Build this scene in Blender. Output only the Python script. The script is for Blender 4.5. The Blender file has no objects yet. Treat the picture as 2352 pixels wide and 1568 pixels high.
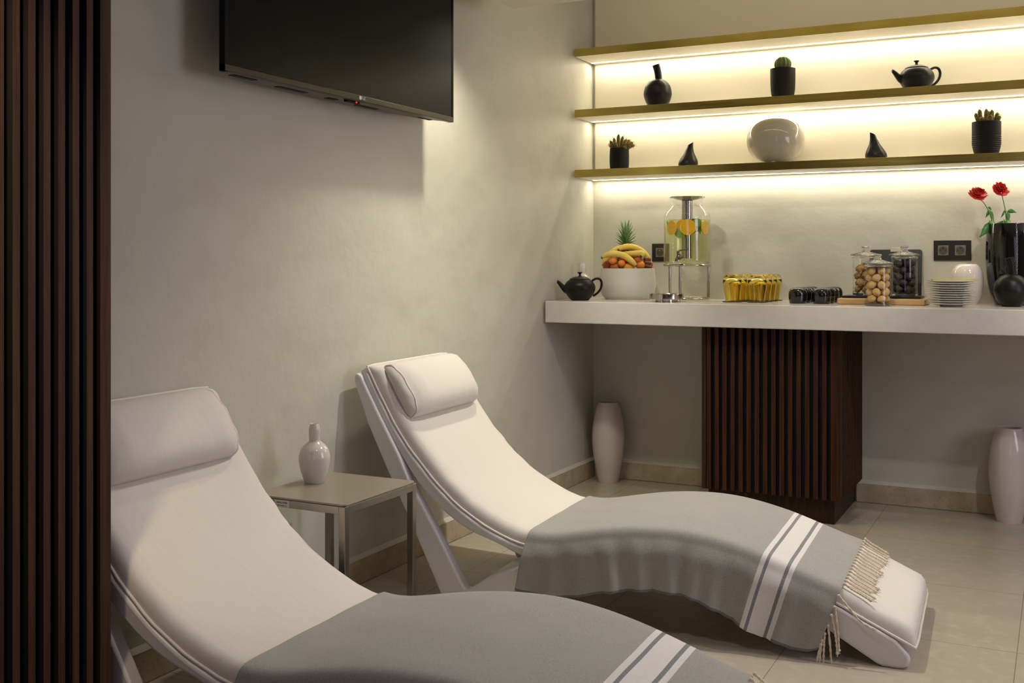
import bpy, bmesh, math, random
from mathutils import Vector, Matrix
random.seed(7)
C = bpy.context.scene.collection
PI = math.pi

# ------------------------------------------------------------------ helpers
def link(name, me, m=None, parent=None, smooth=True):
    if smooth:
        for p in me.polygons: p.use_smooth = True
    o = bpy.data.objects.new(name, me); C.objects.link(o)
    if m is not None:
        for x in (m if isinstance(m, (list, tuple)) else [m]): me.materials.append(x)
    if parent is not None: o.parent = parent
    return o

def obj(name, bm, m=None, parent=None, smooth=False, sharp=35):
    me = bpy.data.meshes.new(name)
    bmesh.ops.recalc_face_normals(bm, faces=bm.faces)
    if smooth:
        for e in bm.edges:
            if len(e.link_faces) == 2 and e.calc_face_angle(0) > math.radians(sharp): e.smooth = False
    bm.to_mesh(me); bm.free()
    return link(name, me, m, parent, smooth)

def tag(o, label, cat, group=None):
    o['label'] = label; o['category'] = cat
    if group: o['group'] = group
    return o

def thing(name, label, cat, loc=(0, 0, 0), rz=0, group=None):
    o = bpy.data.objects.new(name, None); C.objects.link(o)
    o.empty_display_size = .05
    o.location = loc; o.rotation_euler = (0, 0, rz)
    return tag(o, label, cat, group)

def struct(o):
    o['kind'] = 'structure'; return o

def dup(root, loc=None, rz=None, label=None, group=None):
    def cp(o, par):
        c = o.copy(); C.objects.link(c)
        if par is not None: c.parent = par
        for ch in list(kids.get(o.name, [])): cp(ch, c)
        return c
    kids = {}
    for o in list(bpy.data.objects):
        if o.parent is not None: kids.setdefault(o.parent.name, []).append(o)
    r = cp(root, None)
    if loc is not None: r.location = loc
    if rz is not None: r.rotation_euler = (0, 0, rz)
    if label: r['label'] = label
    if group: r['group'] = group
    return r

def bevel(o, w, seg=2, ang=30):
    b = o.modifiers.new('bevel', 'BEVEL'); b.width = w; b.segments = seg
    b.limit_method = 'ANGLE'; b.angle_limit = math.radians(ang); b.harden_normals = False
    for p in o.data.polygons: p.use_smooth = True
    w = o.modifiers.new('wn', 'WEIGHTED_NORMAL'); w.keep_sharp = True
    return o

def add_box(bm, x0, x1, y0, y1, z0, z1, mi=0):
    vs = [bm.verts.new(c) for c in ((x0,y0,z0),(x1,y0,z0),(x1,y1,z0),(x0,y1,z0),(x0,y0,z1),(x1,y0,z1),(x1,y1,z1),(x0,y1,z1))]
    for f in ((0,3,2,1),(4,5,6,7),(0,1,5,4),(1,2,6,5),(2,3,7,6),(3,0,4,7)):
        bm.faces.new([vs[i] for i in f]).material_index = mi
    return vs

def box(name, x0, x1, y0, y1, z0, z1, m, parent=None, bv=0):
    bm = bmesh.new(); add_box(bm, x0, x1, y0, y1, z0, z1)
    o = obj(name, bm, m, parent)
    if bv: bevel(o, bv)
    return o

def add_lathe(bm, prof, seg=40, cx=0, cy=0, cz=0, rfun=None, shear=None):
    rings = []
    for (r, z) in prof:
        if r < 1e-5:
            sx, sy = shear(z) if shear else (0, 0)
            rings.append([bm.verts.new((cx+sx, cy+sy, cz+z))])
        else:
            ring = []
            for i in range(seg):
                a = 2*PI*i/seg; rr = r*(rfun(a, z) if rfun else 1)
                sx, sy = shear(z) if shear else (0, 0)
                ring.append(bm.verts.new((cx+sx+rr*math.cos(a), cy+sy+rr*math.sin(a), cz+z)))
            rings.append(ring)
    for A, B_ in zip(rings, rings[1:]):
        if len(A) == 1 and len(B_) == 1: continue
        for i in range(seg):
            j = (i+1) % seg
            if len(A) == 1: bm.faces.new((A[0], B_[i], B_[j]))
            elif len(B_) == 1: bm.faces.new((A[i], A[j], B_[0]))
            else: bm.faces.new((A[i], A[j], B_[j], B_[i]))
    return rings

def smooth_prof(pts, n=6):
    """Catmull-Rom through a list of 2-tuples / 3-tuples."""
    out = []; k = len(pts)
    for i in range(k-1):
        p0 = pts[max(i-1, 0)]; p1 = pts[i]; p2 = pts[i+1]; p3 = pts[min(i+2, k-1)]
        for s in range(n):
            t = s/n
            out.append(tuple(0.5*((2*b)+(-a+c)*t+(2*a-5*b+4*c-d)*t*t+(-a+3*b-3*c+d)*t**3) for a, b, c, d in zip(p0, p1, p2, p3)))
    out.append(tuple(pts[-1])); return out

def add_tube(bm, path, rad, seg=10, cap=True, flat=1.0):
    path = [Vector(p) for p in path]; n = len(path)
    rf = rad if callable(rad) else (lambda t: rad)
    up = Vector((0, 0, 1)); prev = None; rings = []
    for i, p in enumerate(path):
        t = (path[min(i+1, n-1)]-path[max(i-1, 0)])
        if t.length < 1e-9: t = Vector((0, 0, 1))
        t.normalize()
        if prev is None:
            a = up if abs(t.z) < .9 else Vector((1, 0, 0))
            u = (a - t*a.dot(t)).normalized()
        else:
            u = (prev - t*prev.dot(t))
            u = u.normalized() if u.length > 1e-6 else prev
        prev = u; v = t.cross(u)
        r = rf(i/(n-1) if n > 1 else 0)
        rings.append([bm.verts.new(p + u*(r*math.cos(2*PI*k/seg)) + v*(r*flat*math.sin(2*PI*k/seg))) for k in range(seg)])
    for A, B_ in zip(rings, rings[1:]):
        for i in range(seg):
            j = (i+1) % seg
            bm.faces.new((A[i], A[j], B_[j], B_[i]))
    if cap:
        bm.faces.new(rings[0][::-1]); bm.faces.new(rings[-1])
    return rings

def add_ring(bm, R, r, cx, cy, cz, a0=0, a1=2*PI, n=48, seg=10):
    full = abs(a1-a0-2*PI) < 1e-6
    rings = []
    m = n if full else n+1
    for i in range(m):
        a = a0+(a1-a0)*i/n
        d = Vector((math.cos(a), math.sin(a), 0)); c = Vector((cx, cy, cz))+d*R
        rings.append([bm.verts.new(c+d*(r*math.cos(2*PI*k/seg))+Vector((0, 0, r*math.sin(2*PI*k/seg)))) for k in range(seg)])
    for i in range(m if full else m-1):
        A = rings[i]; B_ = rings[(i+1) % m]
        for k in range(seg):
            j = (k+1) % seg
            bm.faces.new((A[k], B_[k], B_[j], A[j]))

def add_ell(bm, c, r, seg=20, rings=12, mat=None, disp=None):
    vs = bmesh.ops.create_uvsphere(bm, u_segments=seg, v_segments=rings, radius=1)['verts']
    for v in vs:
        d = v.co.copy(); k = disp(d) if disp else 1
        v.co = Vector((d.x*r[0]*k, d.y*r[1]*k, d.z*r[2]*k))
        if mat: v.co = mat @ v.co
        v.co += Vector(c)
    return vs

def add_poly(bm, pts, axis, a, b):
    """extrude a polygon (2D) along an axis: 'y' -> pts are (x,z), 'x' -> (y,z), 'z' -> (x,y)"""
    def P(p, t):
        return (p[0], t, p[1]) if axis == 'y' else (t, p[0], p[1]) if axis == 'x' else (p[0], p[1], t)
    A = [bm.verts.new(P(p, a)) for p in pts]; B_ = [bm.verts.new(P(p, b)) for p in pts]
    bm.faces.new(A); bm.faces.new(B_[::-1]); n = len(pts)
    for i in range(n):
        j = (i+1) % n; bm.faces.new((A[i], B_[i], B_[j], A[j]))

# ------------------------------------------------------------------ materials
def mat(name, col=(.5,.5,.5), rough=.5, metal=0, bump=None, noise=None, spec=.5, coat=0, sheen=0, sub=0, emis=None, trans=0, ior=1.45, alpha=1):
    m = bpy.data.materials.new(name); m.use_nodes = True
    nt = m.node_tree; b = nt.nodes['Principled BSDF']
    b.inputs['Base Color'].default_value = (*col, 1); b.inputs['Roughness'].default_value = rough
    b.inputs['Metallic'].default_value = metal; b.inputs['Specular IOR Level'].default_value = spec
    b.inputs['Coat Weight'].default_value = coat; b.inputs['Coat Roughness'].default_value = .08
    b.inputs['Sheen Weight'].default_value = sheen; b.inputs['IOR'].default_value = ior
    b.inputs['Transmission Weight'].default_value = trans
    if sub:
        b.inputs['Subsurface Weight'].default_value = sub; b.inputs['Subsurface Radius'].default_value = (.01,.006,.003)
    if emis:
        b.inputs['Emission Color'].default_value = (*emis[0], 1); b.inputs['Emission Strength'].default_value = emis[1]
    tc = nt.nodes.new('ShaderNodeTexCoord')
    if noise:   # list of (scale_xyz, detail, col2, lo, hi)
        cur = None
        for (sc, det, c2, lo, hi) in noise:
            mp = nt.nodes.new('ShaderNodeMapping'); mp.inputs['Scale'].default_value = sc
            nt.links.new(tc.outputs['Object'], mp.inputs['Vector'])
            nz = nt.nodes.new('ShaderNodeTexNoise'); nz.inputs['Scale'].default_value = 1; nz.inputs['Detail'].default_value = det
            nt.links.new(mp.outputs[0], nz.inputs['Vector'])
            rp = nt.nodes.new('ShaderNodeMapRange'); rp.inputs['From Min'].default_value = lo; rp.inputs['From Max'].default_value = hi
            nt.links.new(nz.outputs['Fac'], rp.inputs['Value'])
            mx = nt.nodes.new('ShaderNodeMix'); mx.data_type = 'RGBA'
            nt.links.new(rp.outputs[0], mx.inputs['Factor'])
            if cur is None: mx.inputs['A'].default_value = (*col, 1)
            else: nt.links.new(cur, mx.inputs['A'])
            mx.inputs['B'].default_value = (*c2, 1); cur = mx.outputs['Result']
        nt.links.new(cur, b.inputs['Base Color'])
    if bump:    # list of (scale_xyz, detail, strength, distance)
        prev = None
        for (sc, det, st, di) in bump:
            mp = nt.nodes.new('ShaderNodeMapping'); mp.inputs['Scale'].default_value = sc
            nt.links.new(tc.outputs['Object'], mp.inputs['Vector'])
            nz = nt.nodes.new('ShaderNodeTexNoise'); nz.inputs['Scale'].default_value = 1; nz.inputs['Detail'].default_value = det
            nt.links.new(mp.outputs[0], nz.inputs['Vector'])
            bp = nt.nodes.new('ShaderNodeBump'); bp.inputs['Strength'].default_value = st; bp.inputs['Distance'].default_value = di
            nt.links.new(nz.outputs['Fac'], bp.inputs['Height'])
            if prev: nt.links.new(prev, bp.inputs['Normal'])
            prev = bp.outputs[0]
        nt.links.new(prev, b.inputs['Normal'])
    return m

def thin_glass(name, tint=(1,1,1), refl=.9, rough=0.0):
    """thin clear glass: tinted see-through plus fresnel gloss"""
    m = bpy.data.materials.new(name); m.use_nodes = True; nt = m.node_tree; nt.nodes.clear()
    out = nt.nodes.new('ShaderNodeOutputMaterial'); mx = nt.nodes.new('ShaderNodeMixShader')
    tr = nt.nodes.new('ShaderNodeBsdfTransparent'); tr.inputs[0].default_value = (*tint, 1)
    gl = nt.nodes.new('ShaderNodeBsdfGlossy'); gl.inputs['Roughness'].default_value = rough; gl.inputs[0].default_value = (refl, refl, refl, 1)
    lw = nt.nodes.new('ShaderNodeLayerWeight'); lw.inputs['Blend'].default_value = .5
    pw = nt.nodes.new('ShaderNodeMath'); pw.operation = 'POWER'; pw.inputs[1].default_value = 4.0; nt.links.new(lw.outputs['Facing'], pw.inputs[0])
    fr = nt.nodes.new('ShaderNodeMath'); fr.operation = 'MULTIPLY_ADD'; fr.inputs[1].default_value = .75; fr.inputs[2].default_value = .04; nt.links.new(pw.outputs[0], fr.inputs[0])
    nt.links.new(fr.outputs[0], mx.inputs[0]); nt.links.new(tr.outputs[0], mx.inputs[1]); nt.links.new(gl.outputs[0], mx.inputs[2])
    nt.links.new(mx.outputs[0], out.inputs[0])
    return m

def emission(name, col, st):
    m = bpy.data.materials.new(name); m.use_nodes = True; nt = m.node_tree; nt.nodes.clear()
    out = nt.nodes.new('ShaderNodeOutputMaterial'); e = nt.nodes.new('ShaderNodeEmission')
    e.inputs[0].default_value = (*col, 1); e.inputs[1].default_value = st
    nt.links.new(e.outputs[0], out.inputs[0]); return m

def wood(name, c1, c2, rough=.45, gs=(90, 90, 2.2)):
    m = mat(name, c1, rough, spec=.25, noise=[(gs, 6, c2, .38, .66), ((gs[0]*4, gs[1]*4, gs[2]*3), 4, tuple(x*.35 for x in c1), .52, .8)], bump=[((gs[0]*2, gs[1]*2, gs[2]*2), 4, .25, .002)])
    return m

M = {}
M['plaster'] = mat('plaster_limewash', (.56,.54,.455), .46, noise=[((1.1,1.1,1.6), 6, (.60,.58,.49), .35, .7), ((5,5,9), 8, (.53,.51,.42), .50, .78)],
                   bump=[((2.2,2.2,3.2), 5, .35, .03), ((9,9,7), 9, .35, .010), ((40,40,16), 4, .12, .003)], spec=.45)
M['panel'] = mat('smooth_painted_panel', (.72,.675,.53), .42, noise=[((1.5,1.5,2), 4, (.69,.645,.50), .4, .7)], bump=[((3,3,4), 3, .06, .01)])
M['dim'] = mat('dim_rear_plaster', (.20,.18,.165), .6)
M['ceil'] = mat('ceiling_paint', (.74,.69,.60), .8)
M['brass'] = mat('brushed_brass', (.58,.46,.13), .24, 1, bump=[((3,40,60), 3, .12, .004)], noise=[((6,40,20), 3, (.50,.39,.10), .4, .7)])
M['shelfwhite'] = mat('shelf_lacquer', (.74,.70,.61), .45)
M['led'] = emission('led_strip_light', (1,.91,.68), 5)
M['counter'] = mat('white_solid_surface', (.70,.66,.62), .16, noise=[((30,30,30), 3, (.68,.64,.60), .4, .6)], spec=.5)
M['darkwood'] = wood('dark_walnut_slats', (.028,.010,.004), (.068,.025,.009), .5)
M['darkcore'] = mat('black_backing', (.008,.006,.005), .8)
M['plinth'] = wood('dark_walnut_plinth', (.020,.010,.006), (.038,.018,.009), .45)
M['oilwood'] = wood('brown_wood_slats', (.045,.018,.007), (.085,.036,.014), .5)
M['whiteframe'] = mat('white_lacquered_frame', (.72,.70,.70), .32)
M['cushion'] = mat('cream_cotton_canvas', (.72,.665,.61), .85, sheen=.2, bump=[((900,900,900), 2, .15, .0005), ((7,16,7), 4, .5, .006)], noise=[((4,4,4), 3, (.70,.645,.59), .4, .7)])
M['pipe'] = mat('cream_piping', (.78,.71,.65), .8)
M['black_cer'] = mat('matt_black_ceramic', (.007,.006,.0055), .38, spec=.3, bump=[((60,60,60), 2, .03, .002)])
M['black_gloss'] = mat('gloss_black_glaze', (.006,.006,.006), .06, coat=.5)
M['black_pot'] = mat('matt_black_clay', (.008,.007,.0065), .6, spec=.25)
M['white_cer'] = mat('white_glazed_ceramic', (.62,.58,.51), .10, coat=.3)
M['white_cer2'] = mat('white_pink_glazed_ceramic', (.66,.585,.55), .12, coat=.3)
M['cream_cer'] = mat('cream_glazed_ceramic', (.44,.40,.30), .12, coat=.3)
M['white_matt'] = mat('white_matt_ceramic', (.62,.60,.53), .5)
M['steel'] = mat('brushed_steel', (.33,.30,.26), .3, 1, bump=[((4,300,300), 2, .08, .001)])
M['chrome'] = mat('polished_steel', (.50,.46,.39), .14, 1)
M['tabletop'] = mat('taupe_glass_top', (.30,.26,.20), .28)
M['tapsteel'] = mat('dull_tap_steel', (.17,.155,.13), .32, 1)
M['glass'] = thin_glass('clear_glass', (.97,.97,.96))
M['glassrim'] = mat('thick_clear_glass', (.95,.96,.93), .02, trans=1, ior=1.45)
M['amber'] = mat('amber_glass', (1,.88,.36), .02, trans=1, ior=1.33)
M['water'] = thin_glass('lemon_water', (.93,.965,.72))
M['coaster'] = mat('dark_coaster', (.03,.028,.022), .5)
M['board'] = mat('pale_oak_board', (.52,.32,.14), .5, noise=[((3,60,60), 4, (.62,.42,.20), .35, .7)])
M['slate'] = mat('black_slate', (.012,.012,.013), .4)
M['plate'] = mat('white_porcelain', (.68,.67,.62), .12)
M['socket_frame'] = mat('anthracite_socket_frame', (.022,.021,.018), .35)
M['socket_grey'] = mat('grey_socket_plastic', (.16,.145,.11), .4)
M['socket_dark'] = mat('dark_socket_well', (.075,.068,.052), .5)
M['stone'] = mat('beige_stone', (.42,.34,.22), .7, noise=[((14,14,14), 8, (.50,.42,.29), .4, .65), ((90,90,90), 4, (.27,.20,.11), .60, .74)], bump=[((60,60,60), 6, .35, .003)])
M['tv_black'] = mat('tv_black_plastic', (.004,.004,.004), .5, spec=.15)
M['tv_bezel'] = mat('tv_bronze_bezel', (.06,.052,.036), .4, .7)
M['tv_under'] = mat('tv_grey_underside', (.13,.11,.10), .4, .3)
M['tv_screen'] = mat('tv_screen', (.006,.006,.007), .25, spec=.12)
M['logo'] = mat('silver_logo', (.8,.8,.78), .4)
M['red_led'] = emission('red_standby_led', (1,.03,.03), .8)
M['leaf'] = mat('green_leaf', (.035,.16,.02), .4, noise=[((30,30,30), 3, (.07,.24,.03), .4, .7)])
M['stem'] = mat('green_stem', (.12,.20,.04), .5)
M['rose'] = mat('red_rose_petal', (.62,.018,.012), .5, sub=.0, noise=[((40,40,40), 3, (.75,.04,.02), .4, .7)])
M['pine_leaf'] = mat('pineapple_leaf', (.10,.22,.06), .45, noise=[((40,40,15), 3, (.28,.40,.18), .40, .65)])
M['pine'] = mat('pineapple_skin', (.30,.17,.04), .6, noise=[((60,60,60), 3, (.16,.12,.03), .4, .6)])
M['banana'] = mat('banana_skin', (.78,.56,.09), .42, noise=[((18,18,18), 3, (.66,.52,.13), .45, .7), ((90,90,90), 3, (.45,.26,.05), .68, .78)])
M['banana_tip'] = mat('banana_tip', (.10,.06,.02), .7)
M['tangerine'] = mat('tangerine_peel', (.80,.24,.03), .4, bump=[((300,300,300), 2, .2, .001)])
M['peach'] = mat('peach_skin', (.50,.12,.03), .6, noise=[((22,22,22), 3, (.32,.045,.02), .4, .62)])
M['apricot'] = mat('apricot_skin', (.72,.36,.04), .55, noise=[((20,20,20), 3, (.66,.24,.03), .42, .65)])
M['date'] = mat('brown_date', (.17,.06,.02), .35, bump=[((60,60,200), 4, .6, .003)])
M['cookie'] = mat('almond_cookie', (.62,.40,.15), .8, noise=[((60,60,60), 5, (.50,.29,.09), .5, .7)], bump=[((90,90,90), 5, .4, .003)])
M['florentine'] = mat('nut_cluster', (.34,.19,.05), .6, noise=[((130,130,130), 4, (.60,.38,.12), .48, .62), ((70,70,70), 3, (.16,.07,.02), .55, .7)], bump=[((150,150,150), 5, .8, .006)])
M['choc'] = mat('dark_chocolate_cookie', (.018,.012,.011), .5, noise=[((50,50,50), 4, (.035,.025,.022), .45, .7)], bump=[((80,80,80), 4, .5, .004)])
M['cactus'] = mat('green_cactus', (.09,.13,.025), .6)
M['spine'] = mat('yellow_cactus_spine', (.42,.28,.07), .6)
M['cactus_finger'] = mat('yellow_green_cactus', (.15,.13,.025), .7, noise=[((120,120,120), 3, (.32,.22,.05), .5, .65)], bump=[((200,200,200), 3, .6, .003)])
M['soil'] = mat('dark_soil', (.02,.014,.01), .95)
M['orange_rind'] = mat('orange_rind', (.95,.58,.02), .4)
M['orange_flesh'] = mat('orange_flesh', (.93,.45,.01), .35, noise=[((60,60,60), 2, (.95,.55,.03), .4, .7)])
M['lime'] = mat('cucumber_lime_green', (.30,.42,.10), .4)
M['mint'] = mat('mint_leaf_green', (.10,.24,.03), .4)
M['cord'] = mat('cream_twisted_cord', (.70,.60,.46), .8)
M['clip'] = mat('satin_clip', (.34,.31,.24), .35, .7)
M['sticker'] = mat('white_sticker', (.55,.54,.48), .5)
M['ink'] = mat('black_ink', (.02,.02,.02), .6)
M['goldbar'] = mat('gold_bar', (.42,.36,.08), .35, .6)

# heathered towel cloth and its stripes
def towel_mat(name, c1, c2):
    m = mat(name, c1, .95, noise=[((420,420,420), 2, c2, .40, .60), ((9,9,9), 2, tuple(x*.93 for x in c1), .45, .75)], sheen=.15, bump=[((700,700,700), 2, .4, .0012), ((30,12,8), 3, .25, .004)])
    return m
M['towel'] = towel_mat('grey_heather_towel', (.36,.347,.325), (.28,.272,.262))
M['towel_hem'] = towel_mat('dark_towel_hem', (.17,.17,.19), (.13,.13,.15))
M['towel_dark'] = towel_mat('dark_grey_towel_stripe', (.23,.23,.24), (.18,.18,.19))
M['towel_white'] = towel_mat('white_towel_stripe', (.72,.69,.67), (.66,.63,.61))

# tile floor: limestone with 60 cm joints
def floor_mat():
    m = mat('limestone_tiles', (.46,.40,.32), .22, noise=[((2.0,2.0,2.0), 8, (.42,.365,.285), .35, .7), ((22,22,22), 5, (.49,.43,.345), .5, .75)], spec=.4)
    nt = m.node_tree; b = nt.nodes['Principled BSDF']
    src = b.inputs['Base Color'].links[0].from_socket
    g = nt.nodes.new('ShaderNodeNewGeometry'); s = nt.nodes.new('ShaderNodeSeparateXYZ'); nt.links.new(g.outputs['Position'], s.inputs[0])
    def line(out, off):
        a = nt.nodes.new('ShaderNodeMath'); a.operation = 'ADD'; a.inputs[1].default_value = off; nt.links.new(out, a.inputs[0])
        d = nt.nodes.new('ShaderNodeMath'); d.operation = 'PINGPONG'; d.inputs[1].default_value = .3; nt.links.new(a.outputs[0], d.inputs[0])
        l = nt.nodes.new('ShaderNodeMath'); l.operation = 'LESS_THAN'; l.inputs[1].default_value = .0012; nt.links.new(d.outputs[0], l.inputs[0])
        return l
    lx = line(s.outputs['X'], -.25+6); ly = line(s.outputs['Y'], .02+12)
    mxm = nt.nodes.new('ShaderNodeMath'); mxm.operation = 'MAXIMUM'; nt.links.new(lx.outputs[0], mxm.inputs[0]); nt.links.new(ly.outputs[0], mxm.inputs[1])
    mx = nt.nodes.new('ShaderNodeMix'); mx.data_type = 'RGBA'; nt.links.new(mxm.outputs[0], mx.inputs['Factor'])
    nt.links.new(src, mx.inputs['A']); mx.inputs['B'].default_value = (.24,.18,.115,1)
    nt.links.new(mx.outputs['Result'], b.inputs['Base Color'])
    return m
M['floor'] = floor_mat()

# ------------------------------------------------------------------ the room
XR, YR, ZC = 4.4, -7.2, 2.75
struct(box('floor', -.1, XR+.1, YR-.1, .1, -.1, 0, M['floor']))
struct(box('wall_left', -.1, -.012, YR-.1, .1, 0, ZC, M['plaster']))
struct(box('wall_back', -.1, XR+.1, 0, .1, 0, ZC, M['plaster']))
struct(box('wall_right', XR, XR+.1, YR-.1, .1, 0, ZC, M['dim']))
struct(box('wall_rear', -.1, XR+.1, YR-.1, YR, 0, ZC, M['dim']))
struct(box('ceiling', -.1, XR+.1, YR-.1, .1, ZC, ZC+.1, M['ceil']))
struct(box('ceiling_bulkhead', .162, XR, YR, -1.27, 2.15, ZC, M['ceil']))
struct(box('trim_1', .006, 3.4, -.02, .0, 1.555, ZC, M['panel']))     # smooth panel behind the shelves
def baseboard(name, pts):
    bm = bmesh.new()
    for (x0, x1, y0, y1) in pts: add_box(bm, x0, x1, y0, y1, 0, .087)
    o = obj(name, bm, M['stone']); bevel(o, .004); return struct(o)
baseboard('baseboard_left', [(-.012, 0, -3.5, 0)])
baseboard('baseboard_back', [(0, .745, -.012, 0), (1.31, 3.4, -.012, 0)])
bm = bmesh.new(); add_poly(bm, [(-.012,.087),(.0,.087),(-.012,.102)], 'y', -3.5, 0)
struct(obj('trim_2', bm, M['plaster']))
bm = bmesh.new(); add_poly(bm, [(0,.087),(-.012,.087),(0,.102)], 'x', 0.0, .745); add_poly(bm, [(0,.087),(-.012,.087),(0,.102)], 'x', 1.31, 3.4)
struct(obj('trim_3', bm, M['plaster']))

# ------------------------------------------------------------------ slatted pillar on the left
t = thing('slatted_pillar', 'dark brown wooden slatted pillar standing at the head of the nearer lounger', 'pillar', (.17, -4.1, 0))
def loc(o, root):   # keep world coordinates while parenting
    o.parent = root; o.matrix_parent_inverse = Matrix.Translation(-Vector(root.location)) if root.rotation_euler.z == 0 else (Matrix.Translation(root.location) @ Matrix.Rotation(root.rotation_euler.z, 4, 'Z')).inverted()
    return o
yend = -3.555
loc(box('core', -.01, .309, -4.70, yend, 0, 2.148, M['darkcore']), t)
bm = bmesh.new(); y = yend
while y > -4.69:
    add_box(bm, .309, .339, y-.0168, y, 0, 2.148); y -= .0361
x = .339
while x > .03:
    add_box(bm, x-.0168, x, yend, yend+.012, 0, 2.148); x -= .0361
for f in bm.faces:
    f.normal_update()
    if abs(f.normal.y) > .5 and f.calc_center_median().y < yend-.001: f.material_index = 1  # slat sides blackened: shade of the gaps put into the colour
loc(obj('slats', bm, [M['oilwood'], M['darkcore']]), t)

# ------------------------------------------------------------------ slatted column under the counter
t = thing('slatted_column', 'dark brown slatted wooden column holding up the white counter', 'column', (1.03, -.27, 0))
loc(box('plinth', .755, 1.305, -.512, 0, 0, .115, M['plinth'], bv=.004), t)
loc(box('core', .762, 1.308, -.518, 0, .11, .828, M['darkcore']), t)
bm = bmesh.new()
x = .735; add_box(bm, x, x+.019, -.545, -.515, .108, .828)
n = 16; p = (1.318-.745)/n
for i in range(n):
    add_box(bm, .757+i*p, .757+i*p+.0185, -.545, -.515, .108, .828)
add_box(bm, 1.313, 1.337, -.545, -.515, .108, .828)
yy = -.520
while yy < -.02:
    add_box(bm, 1.306, 1.337, yy, yy+.0185, .108, .828); add_box(bm, .735, .764, yy, yy+.0185, .108, .828); yy += .0355
loc(obj('slats', bm, M['darkwood']), t)

# ------------------------------------------------------------------ counter and shelves
o = box('countertop', 0, 3.4, -.62, 0, .829, .93, M['counter'], bv=.004)
tag(o, 'long thick white counter slab running along the back wall', 'counter')
def shelf(z1, y1, label):
    t = thing('wall_shelf', label, 'shelf', (0, 0, z1-.038), group='brass edged shelves on the back wall')
    loc(box('board', .0, 3.4, -.270, y1, z1-.037, z1-.002, M['shelfwhite']), t)
    loc(box('brass_edge', .0, 3.4, -.274, -.269, z1-.038, z1, M['brass'], bv=.0008), t)
    loc(box('light_strip', .006, 3.4, y1-.052, y1-.041, z1-.0385, z1-.0365, M['led']), t)
shelf(2.171, -.021, 'topmost brass edged shelf with nothing standing on it')
shelf(1.869, -.021, 'middle brass edged shelf carrying the black teapot and the barrel cactus')
shelf(1.570, -.001, 'lowest brass edged shelf carrying the round white vase')

# ------------------------------------------------------------------ television
ty0, ty1, tz0, tz1, tx = -2.940, -1.687, 1.640, 2.34, .12
t = thing('television', 'large black flat television mounted high on the left wall', 'television', (0, (ty0+ty1)/2, tz0))
bm = bmesh.new()
add_box(bm, tx-.02, tx, ty0, ty0+.014, tz0, tz1); add_box(bm, tx-.02, tx, ty1-.010, ty1, tz0, tz1)
add_box(bm, tx-.02, tx, ty0+.014, ty1-.010, tz1-.012, tz1)
loc(obj('side_bezel', bm, M['tv_black']), t)
loc(box('bottom_bezel', tx-.02, tx+.001, ty0, ty1, tz0, tz0+.019, M['tv_bezel'], bv=.002), t)
loc(box('screen', tx-.012, tx-.002, ty0+.013, ty1-.009, tz0+.018, tz1-.011, M['tv_screen']), t)
bm = bmesh.new(); pts = [(tx-.02, ty0+.004)]
for i in range(25):
    s = i/24; pts.append((tx-.028-.078*math.sin(PI*s)**.5, ty0+.01+(ty1-ty0-.02)*s))
pts.append((tx-.02, ty1-.004))
add_poly(bm, pts, 'z', tz0+.004, tz1-.02)
loc(obj('back_housing', bm, M['tv_under']), t)
for ya, yb, xa, xb in ((-2.86,-2.76,.062,.083), (-2.64,-2.50,.045,.066), (-2.385,-2.335,.040,.062), (-2.215,-2.09,.036,.055), (-1.84,-1.76,.055,.07)):
    loc(box('speaker_vent', xa, xb, ya, yb, tz0+.0025, tz0+.006, M['tv_black']), t)
o = loc(box('sensor', .088, .104, -2.345, -2.275, tz0-.006, tz0+.004, M['tv_black'], bv=.002), t)
o = loc(box('standby_light', .1035, .106, -2.299, -2.293, tz0-.005, tz0-.001, M['red_led']), t); o['label'] = 'red standby light'
bm = bmesh.new()
add_poly(bm, [(-2.298+.0072*math.cos(a*PI/12), tz0+.0105+.0062*math.sin(a*PI/12)) for a in range(24)], 'x', tx+.001, tx+.0022)
def bars(bm, segs, y0, z0, s):
    for (a, b, c, d) in segs: add_box(bm, tx+.001, tx+.0022, y0+a*s, y0+b*s, z0+c*s, z0+d*s)
bars(bm, [(0,.25,0,1),(0,.65,0,.22)], -2.286, tz0+.0055, .0095)
bars(bm, [(0,.22,0,1),(0,.75,0,.2),(0,.75,.8,1),(.55,.75,0,.5),(.38,.75,.36,.52)], -2.278, tz0+.0055, .0095)
loc(obj('logo', bm, M['logo']), t)
loc(box('wall_bracket', -.012, .04, -2.5, -2.1, 1.85, 2.2, M['tv_black']), t)

# ------------------------------------------------------------------ side table
t = thing('side_table', 'small square steel side table between the two loungers', 'side table', (.25, -2.605, 0))
X0, X1, Y0, Y1, ZT = .085, .412, -2.79, -2.42, .45
bm = bmesh.new(); c = .010
pl = [(X0+c,Y0+.001),(X1-c,Y0+.001),(X1-.001,Y0+c),(X1-.001,Y1-c),(X1-c,Y1-.001),(X0+c,Y1-.001),(X0+.001,Y1-c),(X0+.001,Y0+c)]
add_poly(bm, pl, 'z', ZT-.006, ZT); o = loc(obj('table_top', bm, M['tabletop']), t); bevel(o, .0015)
L_ = .021
bm = bmesh.new()
add_box(bm, X0+L_, X1-L_, Y0, Y0+L_, ZT-.028, ZT-.0065); add_box(bm, X0+L_, X1-L_, Y1-L_, Y1, ZT-.028, ZT-.0065)
add_box(bm, X0, X0+L_, Y0+L_, Y1-L_, ZT-.028, ZT-.0065); add_box(bm, X1-L_, X1, Y0+L_, Y1-L_, ZT-.028, ZT-.0065)
o = loc(obj('frame', bm, M['steel']), t); bevel(o, .001)
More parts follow.
